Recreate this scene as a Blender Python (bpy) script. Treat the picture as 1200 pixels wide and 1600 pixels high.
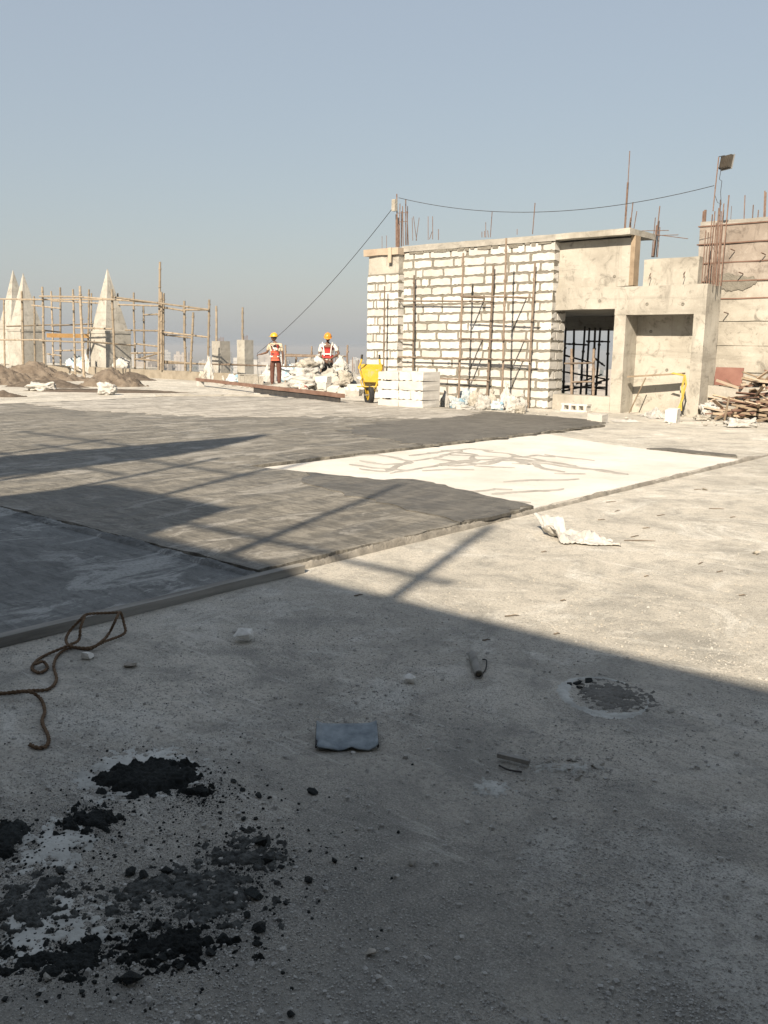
import bpy, bmesh, math, random
from mathutils import Vector, Matrix, noise
R_ = math.radians
random.seed(7)
for o in list(bpy.data.objects): bpy.data.objects.remove(o)
scene = bpy.context.scene
COL = scene.collection

# ------------------------------------------------------------------ camera
FPX, CAMH, YAW, PITCH, ROLL = 1400.0, 1.28, 40.5, 10.3, 0.8
CAM = Vector((0, 0, CAMH))
RM = (Matrix.Rotation(R_(YAW), 3, 'Z') @ Matrix.Rotation(R_(90 - PITCH), 3, 'X') @ Matrix.Rotation(R_(ROLL), 3, 'Z'))
cd = bpy.data.cameras.new('camera'); cam = bpy.data.objects.new('camera', cd); COL.objects.link(cam)
cam.matrix_world = Matrix.Translation(CAM) @ RM.to_4x4()
cd.sensor_fit = 'VERTICAL'; cd.sensor_height = 36.0; cd.lens = 36.0 * FPX / 1600.0
cd.clip_start = 0.05; cd.clip_end = 60000
scene.camera = cam
scene.render.resolution_x, scene.render.resolution_y = 768, 1024

# ------------------------------------------------------------------ light
SUN_EL, SUN_AZ = 35.0, 20.5            # azimuth: light travels along +Y, turned this much towards -X
LD = Vector((-math.sin(R_(SUN_AZ)) * math.cos(R_(SUN_EL)), math.cos(R_(SUN_AZ)) * math.cos(R_(SUN_EL)), -math.sin(R_(SUN_EL))))
w = bpy.data.worlds.new('World'); scene.world = w; w.use_nodes = True
nt = w.node_tree; nt.nodes.clear()
sky = nt.nodes.new('ShaderNodeTexSky'); sky.sky_type = 'NISHITA'; sky.sun_disc = False
sky.sun_elevation = R_(SUN_EL); sky.sun_rotation = math.atan2(-LD.x, -LD.y)
sky.air_density = 1.6; sky.dust_density = 1.5; sky.ozone_density = 1.0; sky.altitude = 60
bg = nt.nodes.new('ShaderNodeBackground'); bg.inputs['Strength'].default_value = 0.05
wo = nt.nodes.new('ShaderNodeOutputWorld')
hz = nt.nodes.new('ShaderNodeMix'); hz.data_type = 'RGBA'; hz.inputs[0].default_value = .637      # even grey smog over the whole sky
hz.inputs[7].default_value = (4.73, 5.31, 6.2, 1)
nt.links.new(sky.outputs[0], hz.inputs[6]); nt.links.new(hz.outputs[2], bg.inputs[0]); nt.links.new(bg.outputs[0], wo.inputs[0])
sl = bpy.data.lights.new('sun', 'SUN'); sl.energy = 5.0; sl.angle = R_(0.55); sl.color = (1.0, 0.86, 0.68)
sun = bpy.data.objects.new('sun', sl); COL.objects.link(sun)
sun.rotation_euler = LD.to_track_quat('-Z', 'Y').to_euler()
vs = scene.view_settings; vs.view_transform = 'Standard'; vs.look = 'None'; vs.gamma = 1; vs.use_curve_mapping = False
vs.exposure = 1.0

# ------------------------------------------------------------------ pixels of the photograph -> directions
def ray(x, y): return RM @ Vector(((x - 600) / FPX, (800 - y) / FPX, -1.0))
def G(x, y, z=0.0): d = ray(x, y); return CAM + d * ((z - CAMH) / d.z)
def PY(x, y, Y): d = ray(x, y); return CAM + d * (Y / d.y)
FW = RM @ Vector((0, 0, -1))
def VPL(x, y, p0):                                       # where a pixel's ray meets the upright plane through p0 that faces the camera
    d = ray(x, y); aw = Vector((-math.sin(R_(YAW)), math.cos(R_(YAW)), 0)); return CAM + d * ((Vector(p0) - CAM).dot(aw) / d.dot(aw))
def ppm(p): return FPX / (Vector(p) - CAM).dot(FW)      # pixels per metre at a point
VR = R_(YAW)                                             # turns local x to screen right, local y away

# ------------------------------------------------------------------ helpers
def link(o, parent=None):
    COL.objects.link(o)
    if parent: o.parent = parent
    return o
def tag(o, label=None, cat=None, group=None, kind=None):
    if label: o['label'] = label
    if cat: o['category'] = cat
    if group: o['group'] = group
    if kind: o['kind'] = kind
    return o
def empty(name, loc=(0, 0, 0), rz=0.0):
    o = bpy.data.objects.new(name, None); o.empty_display_size = .1; COL.objects.link(o)
    o.location = loc; o.rotation_euler = (0, 0, rz); return o
class MB:
    def __init__(s): s.v = []; s.f = []
    def add(s, vs, fs):
        n = len(s.v); s.v += [tuple(p) for p in vs]; s.f += [tuple(i + n for i in f) for f in fs]; return s
    def box(s, lo, hi, m=None):
        a, b = lo, hi
        vs = [Vector((x, y, z)) for z in (a[2], b[2]) for y in (a[1], b[1]) for x in (a[0], b[0])]
        if m: vs = [m @ p for p in vs]
        return s.add(vs, [(0, 2, 3, 1), (4, 5, 7, 6), (0, 1, 5, 4), (2, 6, 7, 3), (0, 4, 6, 2), (1, 3, 7, 5)])
    def cbox(s, lo, hi, step=.22, amp=.006, seed=0.0):
        # a concrete box: subdivided and slightly uneven
        n = [max(1, min(100, int(round((hi[i] - lo[i]) / step)))) for i in range(3)]
        def disp(p):
            q = Vector(p) * 2.3 + Vector((seed, seed * 1.7, 0)); r = noise.noise_vector(q) * amp + noise.noise_vector(q * 4.1) * amp * .6
            return Vector(p) + r
        for ax in range(3):
            u, v = (ax + 1) % 3, (ax + 2) % 3
            for side in (0, 1):
                vs = []; fs = []
                for j in range(n[v] + 1):
                    for i in range(n[u] + 1):
                        p = [0, 0, 0]; p[ax] = hi[ax] if side else lo[ax]
                        p[u] = lo[u] + (hi[u] - lo[u]) * i / n[u]; p[v] = lo[v] + (hi[v] - lo[v]) * j / n[v]
                        vs.append(disp(p))
                for j in range(n[v]):
                    for i in range(n[u]):
                        a = j * (n[u] + 1) + i; q = (a, a + 1, a + n[u] + 2, a + n[u] + 1)
                        fs.append(q if side else q[::-1])
                s.add(vs, fs)
        return s
    def tube(s, p0, p1, r, n=6, r1=None, cap=True):
        return s.path([p0, p1], [r, r if r1 is None else r1], n, cap)
    def path(s, pts, r, n=6, cap=True):
        pts = [Vector(p) for p in pts]; rs = r if isinstance(r, (list, tuple)) else [r] * len(pts)
        base = len(s.v); t0 = (pts[1] - pts[0]).normalized()
        up = Vector((0, 0, 1)) if abs(t0.z) < .9 else Vector((1, 0, 0))
        x = t0.cross(up).normalized()
        vs = []
        for i, p in enumerate(pts):
            a = pts[max(0, i - 1)]; b = pts[min(len(pts) - 1, i + 1)]
            t = (b - a).normalized(); x = (x - t * x.dot(t)); x = x.normalized() if x.length > 1e-6 else t.orthogonal().normalized()
            y = t.cross(x)
            for k in range(n):
                an = 2 * math.pi * k / n; vs.append(p + (x * math.cos(an) + y * math.sin(an)) * rs[i])
        fs = []
        for i in range(len(pts) - 1):
            for k in range(n):
                a = i * n + k; b = i * n + (k + 1) % n; fs.append((a, b, b + n, a + n))
        if cap:
            fs.append(tuple(range(n))[::-1]); fs.append(tuple((len(pts) - 1) * n + k for k in range(n)))
        return s.add(vs, fs)
    def disc_ring(s, c, ax, r0, r1, w_, n=20):
        # a wheel-like ring of rectangular section: outer r1, inner r0, width w_
        c = Vector(c); ax = Vector(ax).normalized(); x = ax.orthogonal().normalized(); y = ax.cross(x); vs = []
        for k in range(n):
            a = 2 * math.pi * k / n; d = x * math.cos(a) + y * math.sin(a)
            for r, o in ((r0, -.5), (r1 * .96, -.5), (r1, -.22), (r1, .22), (r1 * .96, .5), (r0, .5)): vs.append(c + d * r + ax * (w_ * o))
        fs = []
        for k in range(n):
            for j in range(6):
                a = k * 6 + j; b = k * 6 + (j + 1) % 6; c2 = ((k + 1) % n) * 6 + (j + 1) % 6; d2 = ((k + 1) % n) * 6 + j
                fs.append((a, d2, c2, b))
        return s.add(vs, fs)
    def mesh(s, name, mat, smooth=False):
        me = bpy.data.meshes.new(name); me.from_pydata(s.v, [], s.f); me.materials.append(mat)
        if smooth: me.shade_smooth()
        me.update(); return me
    def build(s, name, mat, parent=None, smooth=False):
        o = bpy.data.objects.new(name, s.mesh(name, mat, smooth)); return link(o, parent)
def inst(name, me, parent=None, loc=(0, 0, 0), rot=(0, 0, 0), sc=(1, 1, 1)):
    o = bpy.data.objects.new(name, me); link(o, parent); o.location = loc; o.rotation_euler = rot; o.scale = sc; return o
def fbm(p, o=4): return noise.fractal(Vector(p), 1.0, 2.0, o)

# ------------------------------------------------------------------ materials
MATS = {}
class NT:
    def __init__(s, name):
        s.m = bpy.data.materials.new(name); s.m.use_nodes = True; s.t = s.m.node_tree; s.b = s.t.nodes['Principled BSDF']
        s.pos = s.t.nodes.new('ShaderNodeNewGeometry').outputs['Position']
    def n(s, typ, **kw):
        nd = s.t.nodes.new(typ)
        for k, v in kw.items(): setattr(nd, k, v)
        return nd
    def l(s, a, b): s.t.links.new(a, b)
    def mapped(s, sc, src=None, loc=(0, 0, 0), rz=0):
        mp = s.n('ShaderNodeMapping'); mp.inputs['Scale'].default_value = sc; mp.inputs['Location'].default_value = loc
        mp.inputs['Rotation'].default_value = (0, 0, rz)
        s.l(src or s.pos, mp.inputs['Vector']); return mp.outputs[0]
    def noise(s, scale, detail=6, rough=.6, vec=None, dist=0):
        nd = s.n('ShaderNodeTexNoise'); nd.inputs['Scale'].default_value = scale; nd.inputs['Detail'].default_value = detail
        nd.inputs['Roughness'].default_value = rough; nd.inputs['Distortion'].default_value = dist
        s.l(vec or s.pos, nd.inputs['Vector']); return nd.outputs[0]
    def vor(s, scale, vec=None, feat='F1', out='Distance'):
        nd = s.n('ShaderNodeTexVoronoi', feature=feat); nd.inputs['Scale'].default_value = scale; s.l(vec or s.pos, nd.inputs['Vector']); return nd.outputs[out]
    def ramp(s, fac, stops):
        r = s.n('ShaderNodeValToRGB'); e = r.color_ramp.elements
        while len(e) < len(stops): e.new(.5)
        for el, (p, c) in zip(e, stops): el.position = p; el.color = (c, c, c, 1) if isinstance(c, (int, float)) else (*c, 1)
        s.l(fac, r.inputs[0]); return r.outputs[0]
    def mix(s, fac, a, b, mode='MIX'):
        m = s.n('ShaderNodeMix', data_type='RGBA', blend_type=mode)
        for sock, v in ((m.inputs[0], fac), (m.inputs[6], a), (m.inputs[7], b)):
            if isinstance(v, bpy.types.NodeSocket): s.l(v, sock)
            elif isinstance(v, (int, float)): sock.default_value = v
            else: sock.default_value = (*v, 1)
        return m.outputs[2]
    def math(s, op, a, b=0.0):
        m = s.n('ShaderNodeMath', operation=op)
        for sock, v in ((m.inputs[0], a), (m.inputs[1], b)):
            if isinstance(v, bpy.types.NodeSocket): s.l(v, sock)
            else: sock.default_value = v
        return m.outputs[0]
    def rnd(s, col, amt):
        oi = s.n('ShaderNodeObjectInfo'); h = s.n('ShaderNodeHueSaturation'); s.l(col, h.inputs['Color'])
        v = s.math('MULTIPLY_ADD', oi.outputs['Random'], amt * 2); s.t.nodes[-1].inputs[2].default_value = 1 - amt; s.l(v, h.inputs['Value']); return h.outputs[0]
    def done(s, col, rough=.85, bumps=(), spec=.3, metal=0):
        if isinstance(col, bpy.types.NodeSocket): s.l(col, s.b.inputs['Base Color'])
        else: s.b.inputs['Base Color'].default_value = (*col, 1)
        if isinstance(rough, bpy.types.NodeSocket): s.l(rough, s.b.inputs['Roughness'])
        else: s.b.inputs['Roughness'].default_value = rough
        s.b.inputs['Specular IOR Level'].default_value = spec; s.b.inputs['Metallic'].default_value = metal
        prev = None
        for h, st, d in bumps:
            bp = s.n('ShaderNodeBump'); bp.inputs['Strength'].default_value = st; bp.inputs['Distance'].default_value = d
            s.l(h, bp.inputs['Height'])
            if prev: s.l(prev, bp.inputs['Normal'])
            prev = bp.outputs[0]
        if prev: s.l(prev, s.b.inputs['Normal'])
        MATS[s.m.name] = s.m; return s.m
def simple(name, c1, c2, scale=4.0, rough=.85, bump=.3, bscale=30.0, bd=.01, spec=.3, metal=0, rnd=0, stretch=(1, 1, 1), obj=False):
    t = NT(name)
    src = t.n('ShaderNodeTexCoord').outputs['Object'] if obj else None
    v = t.mapped(stretch, src)
    a = t.noise(scale, 6, .62, v); col = t.ramp(a, [(.32, c1), (.68, c2)])
    if rnd: col = t.rnd(col, rnd)
    return t.done(col, rough, [(t.noise(bscale, 5, .65, v), bump, bd)] if bump else (), spec, metal)

def mk_slab():
    t = NT('dusty_concrete')
    big = t.noise(.45, 5, .6, None, .3); mid = t.noise(2.4, 9, .7, None, .6); mot = t.noise(9, 8, .72, None, .8); fine = t.noise(60, 6, .75); grit = t.vor(190)
    col = t.ramp(big, [(.32, (.40, .376, .328)), (.5, (.515, .482, .418)), (.68, (.605, .568, .495))])
    col = t.mix(t.ramp(mid, [(.36, .75), (.53, 0)]), col, (.27, .262, .235))                                    # trodden-in dirt
    col = t.mix(t.ramp(t.noise(1.35, 10, .74, t.mapped((1, 1, 1), None, (4, 9, 0)), 1.0), [(.52, 0), (.64, .9)]), col, (.68, .66, .60))   # cement dust
    col = t.mix(t.ramp(mot, [(.36, .5), (.5, 0)]), col, (.24, .234, .212))
    col = t.mix(t.ramp(mot, [(.58, 0), (.7, .45)]), col, (.58, .56, .51))
    # dirt carried about the mud, lower left; also painted to deepen the floor's shade
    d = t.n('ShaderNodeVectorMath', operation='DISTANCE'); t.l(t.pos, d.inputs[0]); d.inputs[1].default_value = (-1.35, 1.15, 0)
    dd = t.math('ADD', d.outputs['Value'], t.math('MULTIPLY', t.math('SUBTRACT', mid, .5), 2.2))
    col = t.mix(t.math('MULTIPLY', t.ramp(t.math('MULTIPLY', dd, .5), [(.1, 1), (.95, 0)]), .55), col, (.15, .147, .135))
    col = t.mix(t.ramp(fine, [(.36, .75), (.5, 0)]), col, (.2, .195, .176))
    col = t.mix(t.ramp(fine, [(.6, 0), (.72, .35)]), col, (.62, .60, .55))
    col = t.mix(t.ramp(grit, [(.08, .4), (.25, 0)]), col, (.68, .66, .61))
    vf = t.noise(170, 4, .7); cl = t.ramp(t.noise(1.1, 6, .65, t.mapped((1, 1, 1), None, (2, 6, 0)), .6), [(.4, .25), (.6, 1)])
    col = t.mix(t.math('MULTIPLY', t.ramp(vf, [(.36, .85), (.48, 0)]), cl), col, (.12, .118, .108))
    col = t.mix(t.math('MULTIPLY', t.ramp(vf, [(.56, 0), (.66, .6)]), cl), col, (.68, .665, .61))
    # scuffs and drag marks
    sc_ = t.noise(3.0, 9, .75, t.mapped((.5, 4.0, 1), None, (1, 2, 0), R_(35)), 1.5)
    col = t.mix(t.math('MULTIPLY', t.ramp(sc_, [(.57, 0), (.63, .55)]), t.ramp(big, [(.45, 0), (.55, 1)])), col, (.64, .62, .57))
    return t.done(col, .95, [(mid, .3, .04), (mot, .45, .02), (fine, .7, .012), (vf, .4, .004), (grit, .3, .006)], .15)
def mk_screed(name, c1, c2, c3, chalk, rough=(.5, .85)):
    t = NT(name)
    st = t.mapped((.9, .28, 1), None, (0, 0, 0), R_(22)); st2 = t.mapped((3.2, .7, 1), None, (3, 1, 0), R_(-18)); st3 = t.mapped((1.0, 4.5, 1), None, (5, 1, 0), R_(12))
    a = t.noise(.75, 6, .62, st, .8); b = t.noise(1.6, 9, .72, st2, .8); f = t.noise(55, 5, .7); tr = t.noise(2.2, 8, .72, st3, 1.4)
    wv = t.n('ShaderNodeTexWave', wave_type='RINGS', rings_direction='Z'); wv.inputs['Scale'].default_value = 1.7; wv.inputs['Distortion'].default_value = 9; wv.inputs['Detail'].default_value = 5; wv.inputs['Detail Scale'].default_value = 1.2
    t.l(t.mapped((.8, .8, 1), None, (6, 3, 0)), wv.inputs['Vector'])
    lo = tuple(x * .6 for x in c1); hi = tuple(x * 1.18 for x in c3)
    col = t.ramp(a, [(.3, c1), (.5, c2), (.66, c3)])
    col = t.mix(t.ramp(b, [(.42, .6), (.52, 0)]), col, lo)
    col = t.mix(t.ramp(b, [(.52, 0), (.6, .75)]), col, hi)
    col = t.mix(t.ramp(tr, [(.43, .6), (.49, 0)]), col, lo)
    col = t.mix(t.ramp(tr, [(.54, 0), (.6, .45)]), col, hi)
    col = t.mix(t.math('MULTIPLY', t.ramp(wv.outputs[1], [(.75, 0), (1, 1)]), .22), col, hi)
    ch = t.math('MULTIPLY', t.ramp(t.noise(2.6, 10, .75, t.mapped((1, .45, 1), None, (7, 2, 0), R_(30)), 1.0), [(.52, 0), (.58, 1)]), t.ramp(t.noise(.5, 4, .55), [(.42, 0), (.52, 1)]))
    col = t.mix(t.math('MULTIPLY', ch, .8), col, chalk)
    col = t.mix(t.ramp(f, [(.38, .45), (.5, 0)]), col, tuple(x * .5 for x in c1))
    ro = t.ramp(b, [(.35, rough[0]), (.62, rough[1])])
    return t.done(col, ro, [(b, .4, .025), (tr, .35, .015), (wv.outputs[1], .12, .01), (f, .35, .005)], .35)
def mk_concrete(name, c1, c2, c3, streak=.3):
    t = NT(name)
    a = t.noise(.9, 6, .62, None, .4); s_ = t.noise(1.6, 7, .7, t.mapped((2.2, 2.2, .35)), .6); f = t.noise(40, 5, .7); p = t.noise(3.6, 9, .75, None, .8)
    hb = t.noise(1.4, 6, .7, t.mapped((.25, .25, 2.6)), .5)
    col = t.ramp(a, [(.32, c1), (.5, c2), (.66, c3)])
    col = t.mix(t.math('MULTIPLY', t.ramp(s_, [(.54, 0), (.7, 1)]), streak), col, tuple(x * .5 for x in c1))
    col = t.mix(t.ramp(hb, [(.55, 0), (.68, .45)]), col, tuple(x * .68 for x in c1))
    col = t.mix(t.ramp(p, [(.56, 0), (.7, .6)]), col, tuple(min(.7, x * 1.18) for x in c3))
    col = t.mix(t.ramp(p, [(.34, .85), (.46, 0)]), col, tuple(x * .6 for x in c1))
    col = t.mix(t.math('MULTIPLY', t.ramp(t.vor(7, t.mapped((1, 1, 1.4), None, (.3, .1, .2))), [(.03, .8), (.055, 0)]), t.ramp(a, [(.45, 0), (.55, 1)])), col, tuple(x * .4 for x in c1))
    return t.done(col, .92, [(a, .2, .03), (p, .4, .02), (f, .4, .006)], .2)

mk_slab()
mk_screed('screed_brown', (.118, .11, .093), (.158, .148, .126), (.20, .187, .16), (.30, .285, .255))
mk_screed('screed_dry', (.24, .225, .197), (.32, .30, .265), (.39, .368, .328), (.48, .46, .42), (.7, .95))
simple('screed_lip', (.15, .14, .122), (.30, .28, .245), 7, .95, .8, 60, .012, .1)
mk_screed('screed_wet', (.085, .081, .072), (.105, .1, .089), (.125, .119, .106), (.13, .125, .11), (.45, .75))
mk_screed('screed_grey', (.095, .099, .096), (.128, .132, .128), (.165, .169, .163), (.33, .335, .32))
mk_concrete('concrete', (.27, .252, .217), (.36, .34, .297), (.42, .402, .358), .45)
mk_concrete('concrete_grey', (.25, .238, .212), (.31, .296, .266), (.37, .355, .32), .3)
mk_concrete('concrete_pale', (.285, .272, .24), (.34, .326, .292), (.395, .382, .346), .45)
def mk_white():
    t = NT('white_dust')
    a = t.noise(1.1, 7, .65); f = t.noise(30, 6, .7)
    col = t.ramp(a, [(.3, (.47, .45, .41)), (.55, (.57, .55, .51)), (.72, (.62, .60, .565))])
    col = t.mix(t.ramp(t.noise(4, 9, .75), [(.33, .5), (.45, 0)]), col, (.48, .43, .36))
    col = t.mix(t.ramp(f, [(.33, .3), (.45, 0)]), col, (.42, .38, .32))
    return t.done(col, .95, [(t.noise(6, 8, .7), .3, .02), (f, .4, .006)], .1)
mk_white()
simple('parapet_plaster', (.20, .175, .138), (.29, .258, .21), 3, .95, .5, 30, .012, .15)
mk_concrete('boarded', (.20, .168, .142), (.27, .235, .203), (.34, .31, .275), .8)
def mk_block():
    t = NT('aac_block')
    col = t.ramp(t.noise(5, 7, .65), [(.3, (.44, .425, .395)), (.6, (.52, .51, .485)), (.75, (.56, .55, .53))])
    col = t.mix(t.ramp(t.noise(9, 8, .75), [(.62, 0), (.72, .55)]), col, (.38, .35, .30))
    col = t.mix(t.ramp(t.noise(1.1, 4, .6), [(.45, 0), (.65, .3)]), col, (.40, .37, .32)); col = t.rnd(col, .13)
    return t.done(col, .95, [(t.noise(22, 8, .75), .5, .012), (t.vor(90), .25, .004)], .1)
mk_block()
simple('slurry', (.24, .228, .205), (.38, .362, .33), 5, .9, .4, 40, .006)
simple('mortar', (.15, .14, .118), (.22, .206, .177), 7, .95, .8, 26, .03, .1)
simple('bamboo', (.19, .155, .112), (.32, .265, .20), 6, .7, .3, 30, .004, .3, 0, .22)
simple('rusty_pipe', (.15, .112, .085), (.25, .20, .155), 9, .75, .3, 40, .004, .3, .2, .25)
simple('dark_pipe', (.03, .03, .032), (.06, .055, .05), 9, .7, .2, 40, .003, .3, .2, .2)
simple('rebar_rust', (.12, .075, .057), (.20, .14, .112), 14, .85, .3, 60, .003, .2, .1, .2)
simple('wire', (.025, .025, .028), (.05, .05, .05), 9, .6, 0)
simple('timber', (.19, .145, .10), (.32, .255, .185), 3, .85, .4, 30, .006, .2, 0, .3, (1, 1, 1))
simple('timber_grey', (.15, .145, .132), (.30, .29, .265), 2.5, .9, .45, 40, .006, .2, 0, .12, (6, .6, 6))
simple('twig', (.10, .08, .06), (.2, .165, .125), 9, .9, 0)
simple('timber_red', (.13, .075, .055), (.21, .135, .105), 3, .85, .4, 30, .006, .2, 0, .15)
simple('plywood', (.31, .25, .19), (.42, .35, .275), 2, .85, .3, 30, .005, .2, 0, .12)
simple('red_ply', (.16, .075, .06), (.22, .115, .092), 3, .75, .25, 30, .004)
simple('orange_board', (.36, .21, .08), (.46, .29, .13), 4, .75, .25, 30, .004)
simple('sand', (.125, .10, .078), (.20, .168, .135), 4, .97, 1.0, 40, .03, .1)
simple('sand_damp', (.07, .058, .047), (.12, .10, .082), 5, .97, .7, 60, .012, .1)
simple('mud', (.010, .012, .012), (.03, .034, .033), 9, .9, .9, 70, .012, .25, 0, .25)
simple('mud_thin', (.022, .024, .023), (.13, .134, .127), 42, .93, .9, 70, .012, .2)
simple('mortar_dark', (.13, .126, .114), (.23, .222, .202), 14, .95, .9, 60, .012, .1)
simple('lime', (.31, .31, .288), (.54, .54, .505), 8, .97, .5, 50, .006, .1)
simple('stone', (.24, .225, .195), (.42, .39, .34), 8, .95, .6, 40, .01, .2, 0, .25)
simple('pebble', (.24, .235, .22), (.48, .47, .44), 60, .95, .4, 60, .004, .2)
simple('pale_stone', (.52, .51, .475), (.74, .73, .69), 30, .95, .5, 60, .006, .1)
simple('rope', (.10, .066, .042), (.19, .13, .085), 30, .95, .8, 160, .006, .1)
def mk_sack(name, c1, c2, c3=None):
    t = NT(name); src = t.n('ShaderNodeTexCoord').outputs['Object']; v = t.mapped((1, 1, 1), src)
    a = t.noise(4, 6, .65, v); col = t.ramp(a, [(.35, c1), (.65, c2)])
    if c3: col = t.mix(t.ramp(t.noise(2.6, 3, .5, t.mapped((1, 1, 1), src, (3, 3, 1))), [(.55, 0), (.6, .9)]), col, c3)
    col = t.mix(t.ramp(t.noise(7, 7, .7, t.mapped((1, 1, 1), src, (1, 5, 2))), [(.58, 0), (.75, .6)]), col, (.36, .31, .24))
    col = t.rnd(col, .12)
    return t.done(col, .6, [(t.noise(8, 6, .7, v, 1.2), .6, .05), (t.noise(24, 5, .7, v, .8), .35, .015)], .35)
mk_sack('sack_white', (.36, .35, .325), (.50, .49, .465)); mk_sack('sack_cream', (.28, .26, .22), (.42, .395, .345))
mk_sack('sack_blue', (.33, .40, .44), (.54, .56, .56), (.17, .31, .41)); mk_sack('sack_red', (.42, .39, .36), (.54, .51, .47), (.36, .08, .06))
simple('yellow_clean', (.44, .28, .012), (.54, .36, .025), 5, .5, .15, 30, .003, .5)
def mk_yel():
    t = NT('yellow_paint'); src = t.n('ShaderNodeTexCoord').outputs['Object']; v = t.mapped((1, 1, 1), src)
    col = t.ramp(t.noise(5, 5, .6, v), [(.3, (.40, .25, .012)), (.7, (.50, .33, .025))])
    col = t.mix(t.ramp(t.noise(7, 8, .75, v, .5), [(.55, 0), (.66, .8)]), col, (.30, .28, .24))
    return t.done(col, .55, [(t.noise(18, 6, .7, v), .25, .006)], .4)
mk_yel()
simple('rubber', (.018, .018, .018), (.03, .03, .03), 8, .8, .2, 60, .003)
simple('steel', (.30, .30, .30), (.42, .42, .41), 8, .45, .15, 30, .003, .5, .6)
simple('skin', (.105, .055, .034), (.14, .075, .048), 9, .6, .1, 60, .002, .4)
simple('hair', (.01, .009, .008), (.018, .016, .014), 20, .7, .3, 90, .004)
simple('helmet_yellow', (.50, .28, .014), (.56, .33, .03), 5, .35, 0, spec=.5)
simple('helmet_orange', (.55, .2, .02), (.6, .25, .03), 5, .35, 0, spec=.5)
simple('maroon_cloth', (.085, .04, .032), (.12, .06, .046), 8, .9, .5, 25, .02, .1, obj=True)
simple('grey_cloth', (.055, .052, .048), (.09, .085, .078), 8, .9, .5, 25, .02, .1, obj=True)
simple('white_cloth', (.46, .45, .42), (.55, .54, .51), 8, .9, .5, 20, .02, .1, obj=True)
simple('cream_cloth', (.40, .34, .25), (.48, .41, .31), 8, .9, .5, 20, .02, .1, obj=True)
simple('red_vest', (.34, .03, .03), (.43, .05, .045), 8, .75, .4, 20, .015, .2, obj=True)
simple('orange_vest', (.42, .085, .05), (.5, .12, .07), 8, .75, .4, 20, .015, .2, obj=True)
simple('silver_tape', (.62, .61, .58), (.72, .71, .68), 8, .45, 0)
def mk_camo():
    t = NT('patch_cloth'); src = t.n('ShaderNodeTexCoord').outputs['Object']
    col = t.mix(t.ramp(t.noise(9, 2, .4, t.mapped((1, 1, 1), src)), [(.48, 0), (.52, 1)]), (.68, .62, .55), (.52, .07, .06))
    col = t.mix(t.ramp(t.noise(10, 2, .4, t.mapped((1, 1, 1), src, (5, 2, 8))), [(.57, 0), (.6, 1)]), col, (.03, .03, .03))
    return t.done(col, .85, [(t.noise(20, 4, .6, t.mapped((1, 1, 1), src)), .4, .015)], .15)
mk_camo()
simple('shoe', (.02, .018, .016), (.04, .035, .03), 8, .7, 0)
simple('tin', (.10, .125, .145), (.24, .275, .29), 22, .5, .25, 30, .003, .5, .35)
simple('city_wall_pale', (.36, .355, .34), (.5, .49, .47), .05, .95, 0, rnd=.25)
simple('city_wall_warm', (.30, .275, .25), (.40, .365, .33), .05, .95, 0, rnd=.25)
simple('city_ground', (.07, .075, .06), (.20, .185, .155), .012, .95, 0)
simple('hazard_ribbon', (.30, .215, .035), (.40, .295, .06), 12, .6, .2, 30, .004)
simple('lamp_dark', (.055, .047, .038), (.09, .078, .062), 9, .6, .15, 40, .003, .4, .3)
def mk_glass():
    t = NT('lamp_glass'); return t.done((.55, .56, .55), .15, (), .6)
mk_glass()
m_ = MATS

# ================================================================== SETTING
def struct(o): o['kind'] = 'structure'; return o
CITYZ = -62.0; HAZE = .00033
g = MB(); g.add([(-13000, -13000, CITYZ), (13000, -13000, CITYZ), (13000, 13000, CITYZ), (-13000, 13000, CITYZ)], [(0, 1, 2, 3)])
struct(g.build('city_ground', m_['city_ground']))
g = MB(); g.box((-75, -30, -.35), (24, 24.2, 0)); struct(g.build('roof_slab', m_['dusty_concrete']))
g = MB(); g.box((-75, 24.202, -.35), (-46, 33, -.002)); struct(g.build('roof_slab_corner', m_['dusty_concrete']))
# building under the slab
g = MB(); g.box((-73.5, -28.5, CITYZ), (22.5, 22.9, -.36)); struct(g.build('tower_body', m_['concrete_grey']))

def ragged(poly, step=.09, amp=.012, seed=0):
    out = []
    for i, a in enumerate(poly):
        b = poly[(i + 1) % len(poly)]; a = Vector(a); b = Vector(b); L = (b - a).length; n = max(1, int(L / step)); nrm = Vector((-(b - a).y, (b - a).x)).normalized()
        for k in range(n):
            p = a.lerp(b, k / n); d = noise.noise(Vector((p.x * 5, p.y * 5, seed))) * amp * 1.6 + noise.noise(Vector((p.x * 19, p.y * 19, seed + 3))) * amp
            out.append(p + nrm * (d if k else 0))
    return out
def sheet(name, poly, z, mat, amp=.012, step=.09, parent=None, seed=0, z0=-.02):
    pts = ragged(poly, step, amp, seed); n = len(pts); bm = bmesh.new()
    top = [bm.verts.new((p.x, p.y, z)) for p in pts]; low = [bm.verts.new((p.x, p.y, z0)) for p in pts]
    f = bm.faces.new(top)
    for i in range(n): bm.faces.new((low[i], low[(i + 1) % n], top[(i + 1) % n], top[i]))
    bmesh.ops.recalc_face_normals(bm, faces=bm.faces[:]); bmesh.ops.triangulate(bm, faces=[f])
    me = bpy.data.meshes.new(name); bm.to_mesh(me); bm.free(); me.materials.append(mat)
    return link(bpy.data.objects.new(name, me), parent)
XE, ZS = -3.72, .045
g2 = lambda x, y: G(x, y).xy
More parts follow.
